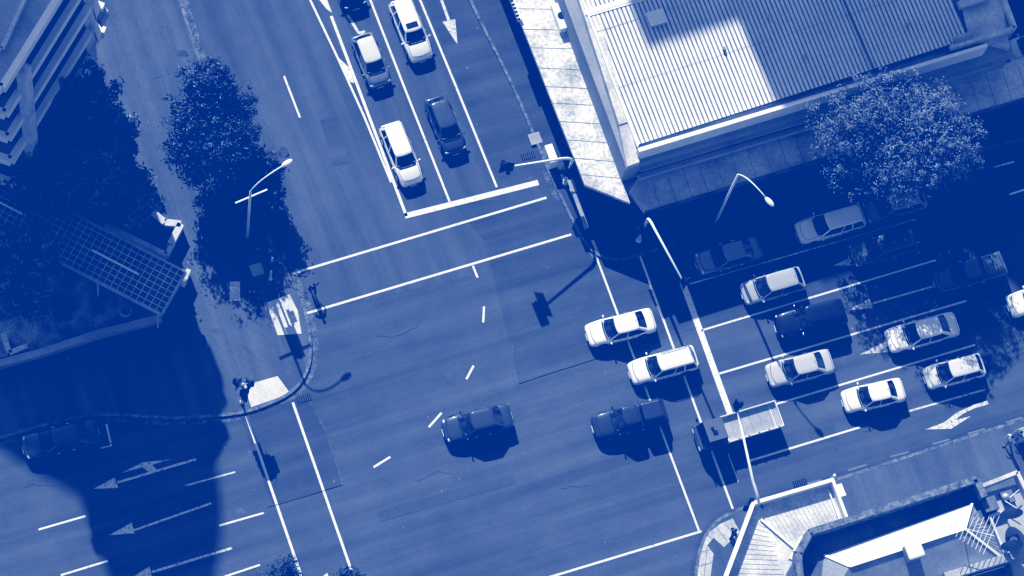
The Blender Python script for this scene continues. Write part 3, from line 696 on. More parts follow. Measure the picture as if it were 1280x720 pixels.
# ------------------------------------------------------------------ vehicles
def car(label, px, heading, kind, grey, L=4.55, Wd=1.76, Hc=1.44, group=None, sunroof=False, name='car', cat='car', roof_sheen=None, zvis=.7, rails=False, interior=False, rack=False):
    q = P(px[0], px[1], zvis); q2 = P(px[0] + heading[0] * 20, px[1] + heading[1] * 20, zvis)
    rz = math.atan2(q2.y - q.y, q2.x - q.x)
    t = thing(name, label, cat, (q.x, q.y, 0), group, rz, local=True)
    paint = carpaint(grey); hw = Wd / 2
    # ---- profile table: x fraction (rear -.5 .. front .5), deck z, half width factor
    zb = .57 * Hc + .03                                       # belt height
    if kind in ('sedan',):
        prof = [(-.5, .80, .80), (-.485, .90, .9), (-.44, .95, .965), (-.34, .97, .99), (-.2, zb, 1.0), (0, zb, 1.0), (.17, zb, 1.0), (.24, .95, .995), (.34, .88, .98), (.42, .80, .94), (.475, .70, .86), (.5, .58, .74)]
        cab = (.25, .10, -.225, -.36)                        # screen base, screen top, roof rear, rear glass base
    elif kind == 'hatch':
        prof = [(-.5, .78, .82), (-.485, .92, .92), (-.46, .97, .97), (-.38, zb, .99), (-.2, zb, 1.0), (0, zb, 1.0), (.2, zb, 1.0), (.27, .97, .99), (.36, .89, .97), (.43, .8, .92), (.48, .68, .82), (.5, .56, .7)]
        cab = (.285, .11, -.36, -.465)
    elif kind in ('wagon', 'suv'):
        prof = [(-.5, .8, .84), (-.487, .95, .93), (-.46, zb, .975), (-.38, zb, .995), (-.2, zb, 1.0), (0, zb, 1.0), (.15, zb, 1.0), (.24, .97, .995), (.34, .91, .98), (.42, .83, .94), (.475, .72, .86), (.5, .58, .74)]
        cab = (.235, .09, -.42, -.477)
    else:                                                     # pickup
        prof = [(-.5, .9, .9), (-.49, 1.0, .97), (-.46, zb, .985), (-.38, zb, .995), (-.2, zb, 1.0), (0, zb, 1.0), (.15, zb, 1.0), (.24, 1.02, .995), (.34, .98, .98), (.42, .9, .94), (.475, .78, .86), (.5, .62, .76)]
        cab = (.24, .115, -.10, -.135)
    b = MB(); ns = len(prof); sect = []
    for (fx, zt, wf) in prof:
        x = fx * L; w0 = hw * wf
        if kind == 'suv': zt += .12
        zl = .2 if abs(fx) < .47 else .3
        half = [(0, zt + .012), (.45 * w0, zt + .006), (.8 * w0, zt - .02), (.94 * w0, zt - .08), (w0, lerp(zl, zt, .62)), (.995 * w0, lerp(zl, zt, .3)), (.95 * w0, zl)]
        ring = [(x, y, z) for y, z in half] + [(x, -y, z) for y, z in half[::-1][:-1]]
        sect.append(ring)
    m_ = len(sect[0])
    for r in sect: b.v += [Vector(p) for p in r]
    for i in range(ns - 1):
        for k in range(m_):
            k2 = (k + 1) % m_; b.f.append([i * m_ + k, i * m_ + k2, (i + 1) * m_ + k2, (i + 1) * m_ + k])
    b.f.append(list(range(m_))[::-1]); b.f.append([(ns - 1) * m_ + k for k in range(m_)]); b.mi = [0] * len(b.f)
    b.build('body', paint, t, smooth=True, local=True, sub=1)
    add = .12 if kind == 'suv' else 0
    def deck(fx):
        for i in range(ns - 1):
            if prof[i][0] <= fx <= prof[i + 1][0]:
                k = (fx - prof[i][0]) / (prof[i + 1][0] - prof[i][0]); return lerp(prof[i][1], prof[i + 1][1], k) + add, lerp(prof[i][2], prof[i + 1][2], k) * hw
        return .6, hw * .8
    # ---- glasshouse: ring at belt and ring under roof
    xa, xb, xr, xd = [c * L for c in cab]
    zbelt0 = zb + add - .03; zt = Hc - .05; wb = hw * .90; wt = hw * .70
    def ring(xf, xr_, wside, z, zf, zr, bow):
        pts_ = []
        nF = 6
        for i in range(nF + 1):                               # front, +y to -y
            s = 1 - 2 * i / nF; pts_.append((xf - bow * s * s, s * wside * .86, zf))
        pts_.append((xf - bow * 1.0 - .10, -wside * .96, lerp(zf, z, .5)))
        for i in range(7):
            s = i / 6; x = lerp(xf - bow - .2, xr_ + .22, s); pts_.append((x, -wside * (1 - .02 * abs(s - .5) * 2), z))
        pts_.append((xr_ + .10 + bow * .3, -wside * .95, lerp(zr, z, .5)))
        for i in range(nF + 1):
            s = -1 + 2 * i / nF; pts_.append((xr_ + bow * .5 * s * s, s * wside * .84, zr))
        pts_.append((xr_ + .10 + bow * .3, wside * .95, lerp(zr, z, .5)))
        for i in range(7):
            s = 1 - i / 6; x = lerp(xf - bow - .2, xr_ + .22, s); pts_.append((x, wside * (1 - .02 * abs(s - .5) * 2), z))
        pts_.append((xf - bow * 1.0 - .10, wside * .96, lerp(zf, z, .5)))
        return [Vector(p) for p in pts_]
    rb_ = ring(xa, xd, wb, zbelt0, deck(cab[0])[0] - .02, deck(cab[3])[0] - .02, .16)
    rt_ = ring(xb, xr, wt, zt, zt, zt, .06)
    n = len(rb_)
    g_ = MB(); g_.add(rb_ + rt_, [[i, (i + 1) % n, n + (i + 1) % n, n + i] for i in range(n)])
    g_.build('window_glass', M['glassd'], t, smooth=False, local=True)
    # pillars: strips lying 12 mm proud of the glass
    names = {}
    pl = MB(); cen = Vector(((xa + xd) / 2, 0, zbelt0))
    segs = [6, 7, 14, 15, 22, 23, 30, 31] if n == 32 else []
    segs = [nf for nf in (6, 7, 14, 15, 22, 23, 30, 31) if nf < n]
    segs = [6, 14, 15, 22 + 0, 23, n - 1]
    side_mid = []
    def strip(i0, i1, t0, t1, bulge=1.012):
        a, c = rb_[i0 % n], rb_[i1 % n]; d, e = rt_[i0 % n], rt_[i1 % n]
        p = [a.lerp(c, t0), a.lerp(c, t1), d.lerp(e, t1), d.lerp(e, t0)]
        p = [cen + (v - cen) * 1.0 + Vector((0, 0, 0)) for v in p]
        out = Vector((0, (1 if (p[0].y) > 0 else -1) * .014, .006))
        pl = MB(); pl.add([v + out for v in p], [[0, 1, 2, 3]]); pl.build('pillar', paint, t, local=True)
    strip(6, 7, 0, 1); strip(n - 1, n, 0, 1)                  # A pillars
    strip(14, 15, 0, 1); strip(15, 16, 0, .6)
    i_r = 15 + 7 - 0
    strip(i_r, i_r + 1, 0, 1); strip(i_r - 1, i_r, .4, 1)
    for i0 in (10, n - 5): strip(i0, i0 + 1, .25, .5)           # B pillars
    if kind in ('wagon', 'suv', 'pickup'):
        for i0 in (12, n - 7 + 0): strip(i0, i0 + 1, .5, .8)
    # roof skin
    rg = carpaint(roof_sheen) if roof_sheen else paint
    rf = MB(); r0 = [v + Vector((0, 0, -.01)) for v in rt_]; cx = (xb + xr) / 2
    def sc_(v, k, z): return Vector((cx + (v.x - cx) * k, v.y * k, z))
    R0 = [sc_(v, 1.03, zt - .015) for v in rt_]; R1 = [sc_(v, 1.0, zt + .02) for v in rt_]; R2 = [sc_(v, .88, zt + .043) for v in rt_]; R3 = [sc_(v, .5, Hc + .008) for v in rt_]
    rf.add(R0 + R1 + R2 + R3 + [Vector((cx, 0, Hc + .012))], [[k * n + i, k * n + (i + 1) % n, (k + 1) * n + (i + 1) % n, (k + 1) * n + i] for k in range(3) for i in range(n)] + [[3 * n + i, 3 * n + (i + 1) % n, 4 * n] for i in range(n)])
    ro = rf.build('roof', rg, t, smooth=True, local=True)
    if sunroof:
        s = MB(); s.box((xb - .42, 0, Hc + .012), (.38, .8, .02)); s.build('sunroof', M['glassd'], ro, local=True)
    if rails:
        for sy in (-1, 1):
            s = MB(); s.tube([(xb - .3, sy * wt * .93, Hc - .03), (xb - .4, sy * wt * .93, Hc + .05), (xr + .3, sy * wt * .93, Hc + .05), (xr + .2, sy * wt * .93, Hc - .03)], .02, 6); s.build('roof_rail', M['chrome'] if grey > .3 else M['black'], ro, local=True)
    # canopy over the pickup tray
    if kind == 'pickup':
        z1 = Hc - .04; x0, x1 = -.47 * L, xd - .05
        cp = MB(); cw = hw * .9
        lo = [(x0, -cw), (x1, -cw), (x1, cw), (x0, cw)]; hi = [(x0 + .25, -cw * .77), (x1 - .02, -cw * .77), (x1 - .02, cw * .77), (x0 + .25, cw * .77)]
        cp.add([(x, y, zb - .03) for x, y in lo] + [(x, y, z1) for x, y in hi], [[4, 5, 6, 7], [0, 1, 5, 4], [1, 2, 6, 5], [2, 3, 7, 6], [3, 0, 4, 7]])
        cp.build('tray_canopy', paint, t, local=True, bevel=.14)
        if rack:
            rk = MB()
            for xx in (x0 + .3, x0 + .9): rk.bar((xx, -cw * .8, z1 + .1), (xx, cw * .8, z1 + .1), .07, .05)
            rk.build('roof_rack', M['conc_d'], t, local=True)
    # shut lines: bonnet edge, boot edge, doors
    def decks(fx, fy):
        z, w0 = deck(fx); f = abs(fy); z += .012 - .008 * f - (.02 * max(0, (f - .6) / .3) if f > .6 else 0)
        return Vector((fx * L, fy * w0, z + .004))
    def seam(ps, wd):
        vs_ = []
        for i, q_ in enumerate(ps):
            d_ = (ps[min(i + 1, len(ps) - 1)] - ps[max(i - 1, 0)]).normalized(); nn = Vector((-d_.y, d_.x, 0)).normalized() * wd / 2; vs_ += [q_ + nn, q_ - nn]
        sm = MB(); sm.add(vs_, [[2 * i, 2 * i + 1, 2 * i + 3, 2 * i + 2] for i in range(len(ps) - 1)]); sm.build('shut_line', M['black'], t, local=True)
    seam([decks(.447 - .03 * ((-.8 + .16 * k) / .8) ** 2, -.8 + .16 * k) for k in range(11)], .03)
    for sy in (-.8, .8): seam([decks(lerp(.417, cab[0] - .01, k / 5), sy) for k in range(6)], .02)
    if kind == 'sedan': seam([decks(-.468 + .01 * (fy / .8) ** 2, fy) for fy in [-.8 + .2 * k for k in range(9)]], .02)
    for sy in (-1, 1):
        for fx in (.17, -.03, -.22):
            z0, w0 = deck(fx); sm = MB(); sm.box((fx * L, sy * (w0 - .002), .62), (.018, .012, .5)); sm.build('door_gap', M['black'], t, local=True)
    # front and rear details
    z0, w0 = deck(.47)
    for sy in (-1, 1):
        h = MB(); h.ball((.452 * L, sy * hw * .66, .64 + add), (.10, .19, .075), 10, 6); ho = h.build('headlight', M['lamp'], t, smooth=True, local=True); ho.rotation_euler = (0, 0, 0)
        h = MB(); h.ball((-.478 * L, sy * hw * .74, .78 + add), (.08, .15, .09), 10, 6); h.build('tail_light', M['tail'], t, smooth=True, local=True)
        mi = MB(); xm = (cab[0] - .045) * L; mi.ball((xm, sy * (hw + .09), zb + add + .03), (.07, .11, .07), 8, 6); mi.bar((xm, sy * hw * .93, zb + add - .03), (xm, sy * (hw + .05), zb + add + .01), .06, .04)
        mi.build('wing_mirror', paint if grey > .1 else M['chrome'] if grey < .03 else paint, t, smooth=True, local=True)
    h = MB(); h.box((.497 * L, 0, .47 + add), (.03, hw * .9, .1)); h.build('grille', M['black'], t, local=True)
    h = MB(); h.box((.503 * L, 0, .36), (.03, .5, .12)); h.build('number_plate', M['trim'], t, local=True)
    h = MB(); h.box((-.503 * L, 0, .55), (.03, .5, .12)); h.build('number_plate', M['trim'], t, local=True)
    h = MB()
    prev = None
    for k in range(9):
        fy = -.7 + 1.4 * k / 8; p = Vector(((cab[0] + .012) * L - .16 * (fy * .9) ** 2, fy * hw, deck(cab[0])[0] + .012))
        if prev is not None: h.bar(prev, p, .08, .02)
        prev = p
    h.build('wiper_cowl', M['black'], t, local=True)
    zc_ = deck(cab[0])[0]
    for sy in (-.28, .34):
        h = MB(); h.bar((xa + .0, sy * Wd, zc_ + .02), (lerp(xa, xb, .38), sy * Wd * .55 - .1, lerp(zc_, zt, .38) + .035), .03, .02); h.build('wiper', M['tyre'], t, local=True)
    for fx in (.07, -.13):
        for sy in (-1, 1):
            z0_, w0_ = deck(fx); h = MB(); h.box((fx * L, sy * (w0_ + .012), .74), (.2, .04, .04)); h.build('door_handle', M['chrome'], t, local=True)
    h = MB(); h.box((xa - .28, 0, zc_ + .02), (.3, hw * 1.5, .05)); h.box((xb - .25, .33, zb + .05), (.5, .42, .2)); h.box((xb - .25, -.33, zb + .05), (.5, .42, .2)) if False else None; h.build('dashboard', M['conc_d'], t, local=True)
    h = MB(); h.tube([(xr + .15, 0, Hc), (xr + .02, 0, Hc + .22)], .012, 6); h.build('aerial', M['black'], t, local=True)
    for fx in (.31, -.29):
        for sy in (-1, 1):
            wh = MB(); rr = .33; yy = sy * (hw - .09)
            wh.tube([(fx * L, yy - .1, rr), (fx * L, yy + .1, rr)], rr, 20); wo_ = wh.build('wheel', M['tyre'], t, local=True)
            rm = MB(); rm.tube([(fx * L, sy * (hw + .005), rr), (fx * L, sy * (hw + .02), rr)], .2, 14); rm.build('rim', M['rim'], wo_, local=True)
            ar = MB(); ar.tube([(fx * L, sy * (hw - .03), rr + .02), (fx * L, sy * (hw + .004), rr + .02)], .38, 20); ar.build('wheel_arch', M['black'], t, local=True)
    return t
DN = (.40, 1.0); LF = (-1.0, .288)
GA = 'cars waiting in the upper road'; GB = 'cars in the lanes at right'; GC = 'cars crossing the junction'
car('black hatchback half out of view at the top edge', (432, -25), DN, 'hatch', .02, 4.2, group=GA)
car('small silver hatchback with dark bonnet and roof paled as a reflection behind the white wagon in the left queue', (464, 75), DN, 'hatch', .22, 3.85, 1.66, 1.42, GA, roof_sheen=.62)  # roof colour paler than the body, standing for its reflection
car('white car with open sunroof at the top of the upper road', (514, 37), DN, 'wagon', .75, 4.6, 1.76, 1.45, GA, sunroof=True)
car('dark grey hatchback alone in the right queue of the upper road', (557, 156), DN, 'hatch', .075, 4.15, 1.68, 1.42, GA)
car('white wagon first at the stop line of the upper road', (502, 192), DN, 'wagon', .8, 4.5, 1.70, 1.45, GA)
car('white sedan crossing the right pedestrian lines, upper of the two white cars', (776, 409), (-1, .25), 'sedan', .8, 4.65, 1.76, 1.40, GC)
car('white wagon with roof rails crossing behind the white sedan', (829, 456), (-1, .27), 'wagon', .75, 4.6, 1.76, 1.46, GC, rails=True)
car('dark sedan alone in the middle of the junction', (597, 529), (-1, .24), 'sedan', .06, 4.6, 1.80, 1.5, GC)
car('dark grey pickup with covered tray entering the junction', (787, 524), (-1, .24), 'pickup', .045, 4.95, 1.80, 1.72, GC, name='pickup', cat='pickup')
car('silver hatchback with its roof in the sun and bonnet half shaded', (966, 357), LF, 'hatch', .42, 4.3, 1.76, 1.5, GB)
car('pale wagon parked wholly in the building shade under the tree edge', (1038, 280), LF, 'wagon', .82, 4.75, 1.76, 1.48, GB)
car('dark car in deep shade at the kerb left of the pale wagon', (911, 319), LF, 'sedan', .22, 4.5, 1.75, 1.42, GB)
car('dark car in deep shade ahead of the rack pickup', (1103, 310), LF, 'suv', .12, 4.6, 1.8, 1.6, GB)
car('dark pickup with a two-bar roof rack in deep shade', (1212, 341), LF, 'pickup', .11, 5.0, 1.8, 1.7, GB, name='pickup', cat='pickup', rack=True)
car('black off-road wagon behind the silver hatchback', (1013, 399), (-1, .24), 'suv', .018, 4.8, 1.86, 1.75, GB)
car('silver sedan waiting in the middle lane between lane lines', (1000, 460), (-1, .25), 'sedan', .5, 4.5, 1.78, 1.42, GB)
car('pale sedan dappled by tree shade', (1153, 415), (-1, .27), 'sedan', .8, 5.0, 1.82, 1.42, GB, sunroof=False)
car('white sedan with plain bonnet in the lower lane behind the flatbed truck', (1092, 494), (-1, .22), 'sedan', .75, 4.2, 1.72, 1.42, GB)
car('silver hatchback dappled by tree shade below the pale sedan', (1193, 464), (-1, .26), 'hatch', .62, 4.1, 1.7, 1.45, GB)
car('white car cut by the right edge of the view', (1301, 372), LF, 'sedan', .78, 4.6, 1.78, 1.45, GB)
car('dark sedan parked in shade at the left kerb', (76, 549), (-1, .24), 'sedan', .07, 4.9, 1.78, 1.45, 'parked cars')
car('dark car hidden under the pale-leaved tree behind the pale wagon', (1118, 256), LF, 'hatch', .3, 4.4, 1.7, 1.45, 'parked cars')
car('white car in shade at the upper right corner beside the building end', (1295, 55), LF, 'hatch', .6, 4.4, 1.7, 1.45, 'parked cars')
# flatbed truck
q = P(921, 533.5, 1.0); q2 = P(901, 539.5, 1.0); rz = math.atan2(q2.y - q.y, q2.x - q.x)
tk = thing('flatbed_truck', 'flatbed truck with dark cab and empty pale tray under the lower mast arm', 'truck', (q.x, q.y, 0), None, rz, local=True)
b = MB(); prof = [(1.0, .5, 1.95), (1.15, .5, 2.05), (2.3, .5, 2.05), (2.62, .5, 1.35), (2.75, .5, 1.15), (2.8, .5, .9), (2.78, .35, .45)]
cabv = []; hw = .84
for x, zl, zt in prof:
    cabv += [(x, -hw, .42), (x, -hw * 1.0, min(zt, 1.2)), (x, -hw * (.86 if zt > 1.2 else .97), zt), (x, hw * (.86 if zt > 1.2 else .97), zt), (x, hw, min(zt, 1.2)), (x, hw, .42)]
fs = []
for i in range(len(prof) - 1):
    for k in range(6): k2 = (k + 1) % 6; fs.append([i * 6 + k, i * 6 + k2, (i + 1) * 6 + k2, (i + 1) * 6 + k])
fs += [[0, 1, 2, 3, 4, 5][::-1], [len(prof) * 6 - 6 + k for k in range(6)]]
b.add(cabv, fs); b.build('cab', carpaint(.14), tk, local=True, bevel=.04)
b = MB(); b.add([(2.33, -.68, 2.04), (2.33, .68, 2.04), (2.66, .74, 1.34), (2.66, -.74, 1.34)], [[0, 3, 2, 1]]); b.build('windscreen', M['glassd'], tk, local=True)
for sy in (-1, 1):
    b = MB(); b.add([(1.35, sy * .86, 1.28), (2.45, sy * .86, 1.28), (2.28, sy * .752, 1.95), (1.35, sy * .752, 1.95)], [[0, 1, 2, 3]]); b.build('side_window', M['glassd'], tk, local=True)
    b = MB(); b.box((2.5, sy * 1.05, 1.5), (.08, .2, .3)); b.bar((2.45, sy * .8, 1.5), (2.5, sy * 1.0, 1.5), .04, .04); b.build('wing_mirror', M['black'], tk, local=True, bevel=.02)
    b = MB(); b.box((2.80, sy * .62, .75), (.06, .28, .16)); b.build('headlight', M['lamp'], tk, local=True)
    b = MB(); b.box((-2.9, sy * .7, .72), (.06, .25, .12)); b.build('tail_light', M['tail'], tk, local=True)
MB().box((1.75, .18, 2.1), (.3, .22, .08)).build('roof_vent', M['black'], tk, local=True); MB().box((1.85, -.1, 2.08), (.18, .2, .06)).build('roof_vent', M['black'], tk, local=True)
b = MB(); b.box((-1.0, 0, .95), (3.85, 1.76, .1)); b.build('tray', M['conc'], tk, local=True)
b = MB()
for sy in (-1, 1): b.box((-1.0, sy * .88, 1.15), (3.85, .05, .34))
b.box((.92, 0, 1.22), (.07, 1.76, .5)); b.box((-2.93, 0, 1.15), (.05, 1.76, .34)); b.box((-2.5, 0, 1.012), (.04, 1.72, .02)); b.build('tray_side', M['trim'], tk, local=True)
b = MB()
for i in range(5): b.box((.3 - i * .65, 0, 1.012), (.012, 1.7, .01))
for i in range(5): b.box((-2.6 + i * .7, .88, 1.34), (.1, .1, .05))
b.build('tray_batten', M['conc_d'], tk, local=True)
b = MB()
for sy in (-.4, .4): b.box((-.4, sy, .72), (4.8, .1, .2))
b.build('chassis', M['black'], tk, local=True)
for x in (1.9, -1.7):
    for sy in (-1, 1):
        b = MB(); b.tube([(x, sy * .74 - .12, .38), (x, sy * .74 + .12, .38)], .38, 20); wo_ = b.build('wheel', M['tyre'], tk, local=True)
        b = MB(); b.tube([(x, sy * .87, .38), (x, sy * .885, .38)], .2, 12); b.build('rim', M['rim'], wo_, local=True)

# ------------------------------------------------------------------ signals and lamps
def head(parent, c, face, n=3, board=True, pedestrian=False):
    """signal head: c world centre, face: world direction the lenses look"""
    f = Vector((face.x, face.y, 0)).normalized(); s = Vector((-f.y, f.x, 0)); h = .34 * n
    m = Matrix.Translation(c) @ Matrix((f, s, Vector((0, 0, 1)))).transposed().to_4x4()
    b = MB(); b.box(None, (.2, .32, h), M4=m); o = b.build('signal_head', M['black'], parent, bevel=.02)
    if board:
        b = MB(); b.box(None, (.03, .62, h + .35), M4=m @ Matrix.Translation((-.06, 0, 0))); b.build('backing_board', M['black'], o)
    for k in range(n):
        z = (k - (n - 1) / 2) * .33; p = c + Vector((0, 0, z)); b = MB(); b.tube([p + f * .1, p + f * .34], .13, 10, cap=False); b.build('visor', M['black'], o)
        b = MB(); b.tube([p + f * .1, p + f * .12], .105, 10); b.build('lens', M['tail'], o)
    return o
def bez(p0, p1, p2, n=7): return [p0.lerp(p1, k / n).lerp(p1.lerp(p2, k / n), k / n) for k in range(n + 1)]
GM_ = 'mast arm signals'
def mast(label, base, elbow, tip, tz=6.3, ez=4.7, face=None, heads=2):
    b0 = P(*base, .1); e = P(*elbow, ez); tp = P(*tip, tz)
    t = thing('mast_arm_signal', label, 'traffic signal', (b0.x, b0.y, .1), GM_)
    b = MB(); e0 = Vector((b0.x, b0.y, ez - .6)); b.tube([b0, e0], [.13, .1], 10); b.tube([b0, b0 + Vector((0, 0, .3))], .2, 10); b.build('pole', M['pole'], t, smooth=True)
    d = (tp - e).normalized(); b = MB(); b.tube([e0] + bez(e0, Vector((b0.x, b0.y, ez + .05)), e + d * .9) + [tp], [.1] * 2 + [.1] * 6 + [.09, .07], 10); b.build('arm', M['pole'], t, smooth=True)
    f = face
    for k in range(heads):
        q_ = tp + d * (.25 if k == 0 else -.15) + Vector((0, 0, .15 - .25 * k)); head(t, q_, f if k == 0 else -f + d * .5)
    head(t, Vector((b0.x, b0.y, 3.1)) + f * .35, f); head(t, Vector((b0.x, b0.y, 3.0)) - f * .35 + d * .2, -f); head(t, Vector((b0.x, b0.y, 2.6)) + d * .4, d, 2, False)
    for zb_ in (3.5, 2.6): b = MB(); b.bar(Vector((b0.x, b0.y, zb_)) - f * .4, Vector((b0.x, b0.y, zb_)) + f * .4, .06, .06); b.build('bracket', M['steel'], t)
    return t
up_ = (P(640, 200) - P(676, 300)).normalized(); rt_v = (P(740, 330.5) - P(640, 360)).normalized()
mast('mast arm signal reaching over the upper stop line with dark signal boards', (706, 229), (717, 196), (634, 209), face=up_, heads=2)
mast('mast arm signal in the shaded corner curving over the right stop line', (798, 301), (810, 271), (853, 350), face=rt_v, heads=1)
mast('mast arm signal at the verandah corner reaching over the flatbed truck', (934, 650), (945, 619), (922, 513), face=rt_v, heads=1)
def lamp(label, base, top, hd, z, side=None):
    b0 = P(*base, .1); hp = P(*hd, z); tz = z - .9
    t = thing('street_lamp', label, 'street lamp', (b0.x, b0.y, .1), 'street lamps')
    tp = Vector((b0.x, b0.y, tz)); dr = Vector((hp.x - b0.x, hp.y - b0.y, 0)).normalized()
    b = MB(); b.tube([b0, tp], [.12, .075], 10); b.build('pole', M['pole'], t, smooth=True)
    b = MB(); b.tube(bez(tp, Vector((b0.x, b0.y, z + .25)) + dr * .5, hp, 9), .05, 8); b.build('arm', M['pole'], t, smooth=True)
    b = MB(); b.ball(hp + dr * .32, (.17, .17, .1)); m = Matrix.Translation(hp + dr * .3)
    b = MB(); a = math.atan2(dr.y, dr.x); b.ball((0, 0, 0), (.42, .19, .12), 12, 8); 
    b.v = [Matrix.Rotation(a, 3, 'Z') @ v + hp + dr * .3 for v in b.v]; b.build('lamp_head', M['pole'], t, smooth=True)
    return t
ll = lamp('street lamp over the road at left rising from the tree shade with white head', (309, 296), None, (354, 207), 9.4)
MB().bar(P(294, 254, 7.0), P(334, 237, 7.0), .1, .12).build('banner_arm', M['pole'], ll)
lamp('street lamp with curved arm in the building shade at right', (893, 281), None, (958, 248), 10.3)
# post signals at left
def postsignal(label, base, h=3.6, faces=()):
    b0 = P(*base, .13); t = thing('post_signal', label, 'traffic signal', tuple(b0), 'post signals')
    b = MB(); b.tube([b0, b0 + Vector((0, 0, h))], .07, 10); b.tube([b0, b0 + Vector((0, 0, .2))], .13, 10); b.build('pole', M['pole'], t, smooth=True)
    for k, f in enumerate(faces): 
        head(t, b0 + Vector((0, 0, h - .5 - .12 * k)) + f * .38, f); [MB().bar(b0 + Vector((0, 0, h - zz_)), b0 + Vector((0, 0, h - zz_)) + f * .36, .05, .05).build('bracket', M['steel'], t) for zz_ in (.2, .85)]
    head(t, b0 + Vector((0, 0, 2.3)) + faces[0].cross(Vector((0, 0, 1))) * .3, faces[0].cross(Vector((0, 0, 1))), 2, False)
    return t
postsignal('post signal by the lower left tactile pad with three signal heads', (302, 503), 4.0, (rt_v, -rt_v * .6 + up_ * .8, -up_))
postsignal('post signal in the tree shade at the upper left crossing', (338, 349), 4.2, (up_, -up_))
q = P(688, 196, .7); b = MB(); b.box((q.x, q.y, .75), (.55, 1.3, 1.25), ANG); o = b.build('signal_cabinet', M['trim'], bevel=.03); tag(o, 'white signal control cabinet on the footpath beside the mast arm pole', 'cabinet')
b = MB(); b.box((q.x, q.y, .75), (.58, .02, 1.1), ANG); b.build('door_gap', M['black'], o)
for (x, y, lab) in [(161, 370, 'low bollard light under the walkway, left'), (190, 405, 'white bollard beside the boundary wall end'), (163, 412, 'white bollard beside the boundary wall middle')][1:]:
    q = P(x, y, .13); b = MB(); b.tube([q, q + Vector((0, 0, .8))], .09, 10); o = b.build('bollard', M['pole']); tag(o, lab, 'bollard', 'white bollards')

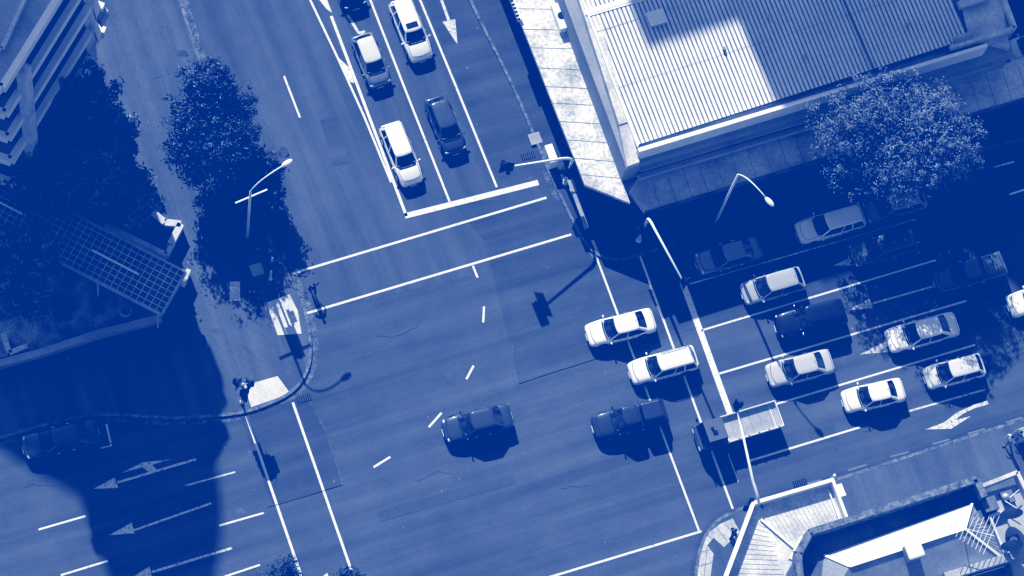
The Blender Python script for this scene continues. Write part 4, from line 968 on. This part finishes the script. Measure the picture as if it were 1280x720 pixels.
# ------------------------------------------------------------------ people
def skin(name, verts, edges, radii, m, parent, root=0, sub=2):
    me = bpy.data.meshes.new(name); me.from_pydata(verts, edges, []); o = bpy.data.objects.new(name, me); COL.objects.link(o)
    me.materials.append(m); o.parent = parent
    md = o.modifiers.new('skin', 'SKIN'); md.use_smooth_shade = True
    for i, r in enumerate(radii):
        sv = me.skin_vertices[0].data[i]; sv.radius = (r, r) if not isinstance(r, tuple) else r; sv.use_root = (i == root)
    s = o.modifiers.new('sub', 'SUBSURF'); s.levels = 1; s.render_levels = sub
    return o
def person(label, px, heading, top, bottom, stride=.25, arms=.15, hair=True, group='pedestrians', zz=.0):
    q = P(px[0], px[1], zz); q2 = P(px[0] + heading[0] * 20, px[1] + heading[1] * 20, zz); rz = math.atan2(q2.y - q.y, q2.x - q.x)
    t = thing('person', label, 'person', (q.x, q.y, zz), group, rz, local=True)
    s = stride; a = arms
    # full body: pelvis root
    V = [(0, 0, .95), (0, 0, 1.15), (0, 0, 1.38), (0.01, 0, 1.50), (.03, 0, 1.62), (.03, 0, 1.70)]; Rr = [.13, .12, .14, .055, .095, .07]; E = [(0, 1), (1, 2), (2, 3), (3, 4), (4, 5)]
    for sy, ph in ((1, 1), (-1, -1)):
        o = len(V)
        V += [(0, sy * .09, .9), (ph * s * .55, sy * .1, .5), (ph * s * 1.0 - .05, sy * .1, .09), (ph * s + .13, sy * .11, .04)]; Rr += [.095, .065, .042, .035]; E += [(0, o), (o, o + 1), (o + 1, o + 2), (o + 2, o + 3)]
        o = len(V); ax = -ph * a
        V += [(0, sy * .18, 1.40), (ax * .5 - .05, sy * (.24 + a * .5), 1.14), (ax + .08, sy * (.2 + a * .1), .93), (ax + .12, sy * (.2 + a * .05), .86)]; Rr += [.06, .043, .03, .034]; E += [(2, o), (o, o + 1), (o + 1, o + 2), (o + 2, o + 3)]
        h = o + 3; hx, hy, hz = V[h]
        for k in range(5):                                   # four fingers and a thumb
            fy = (k - 1.5) * .018 if k < 4 else -sy * .04; L_ = (.075, .085, .08, .065, .05)[k]
            o2 = len(V)
            if k < 4: V += [(hx + fy, hy, hz - .05), (hx + fy + .01, hy - sy * .01, hz - .05 - L_ * .6), (hx + fy + .02, hy - sy * .03, hz - .05 - L_)]
            else: V += [(hx + .035, hy - sy * .01, hz - .01), (hx + .06, hy - sy * .02, hz - .04), (hx + .065, hy - sy * .03, hz - .06)]
            Rr += [.010, .009, .008]; E += [(h, o2), (o2, o2 + 1), (o2 + 1, o2 + 2)]
    skin('body', V, E, Rr, M['skin'], t)
    # nose and ears on the head
    b = MB(); b.ball((.13, 0, 1.63), (.02, .015, .025), 6, 4); b.ball((.03, .095, 1.63), (.02, .012, .03), 6, 4); b.ball((.03, -.095, 1.63), (.02, .012, .03), 6, 4); b.build('face', M['skin'], t, local=True)
    # clothes
    V2 = [(0, 0, .98), (0, 0, 1.15), (0, 0, 1.40)]; R2 = [.155, .145, .165]; E2 = [(0, 1), (1, 2)]
    for sy, ph in ((1, 1), (-1, -1)):
        ax = -ph * a; o = len(V2); V2 += [(0, sy * .18, 1.41), (ax * .5 - .05, sy * (.24 + a * .5), 1.14)]; R2 += [.078, .06]; E2 += [(2, o), (o, o + 1)]
    skin('shirt', V2, E2, R2, top, t)
    V3 = [(0, 0, .98), (0, 0, .93)]; R3 = [.15, .145]; E3 = [(0, 1)]
    for sy, ph in ((1, 1), (-1, -1)):
        o = len(V3); V3 += [(0, sy * .1, .85), (ph * s * .55, sy * .1, .5), (ph * s * .97 - .04, sy * .1, .14)]; R3 += [.11, .08, .062]; E3 += [(1, o), (o, o + 1), (o + 1, o + 2)]
    skin('trousers', V3, E3, R3, bottom, t)
    b = MB()
    for sy, ph in ((1, 1), (-1, -1)): b.ball((ph * s + .03, sy * .105, .05), (.14, .05, .05), 10, 6)
    b.build('shoes', M['black'], t, smooth=True, local=True)
    if hair:
        b = MB(); b.ball((.015, 0, 1.68), (.115, .1, .095), 12, 8); b.build('hair', M['hair'], t, smooth=True, local=True)
    return t
pp = person('person in dark clothes with elbows out walking across the upper crossing', (391, 366), (.3, 1), M['cloth_d'], M['cloth_d'], .28, .3)
# bag held
person('person in dark clothes standing on the pale paving by the verandah', (914, 671), (1, -.3), M['cloth_d'], M['cloth_d'], .1, .12, zz=.13)
person('person with white top on the right footpath near the kerb', (1258, 555), (-1, .3), M['cloth_l'], M['cloth_m'], .2, .2, zz=.13)
person('person in grey on the right footpath beside the box', (1269, 549), (-1, .3), M['cloth_m'], M['cloth_m'], .2, .2, zz=.13)
q = P(1276, 546, .13); b = MB(); b.box((q.x, q.y, .65), (.9, .75, 1.0), ANG); o = b.build('parcel_trolley', M['conc'], bevel=.04); tag(o, 'grey box trolley on the right footpath beside the two people', 'trolley')
b = MB()
for dx in (-.3, .3):
    for dy in (-.28, .28): b.ball((q.x + dx, q.y + dy, .2), (.08, .05, .08), 8, 6)
b.build('wheel', M['tyre'], o)
q = P(1260, 549, 0)

for o in bpy.data.objects:
    if '_o' in o: del o['_o']
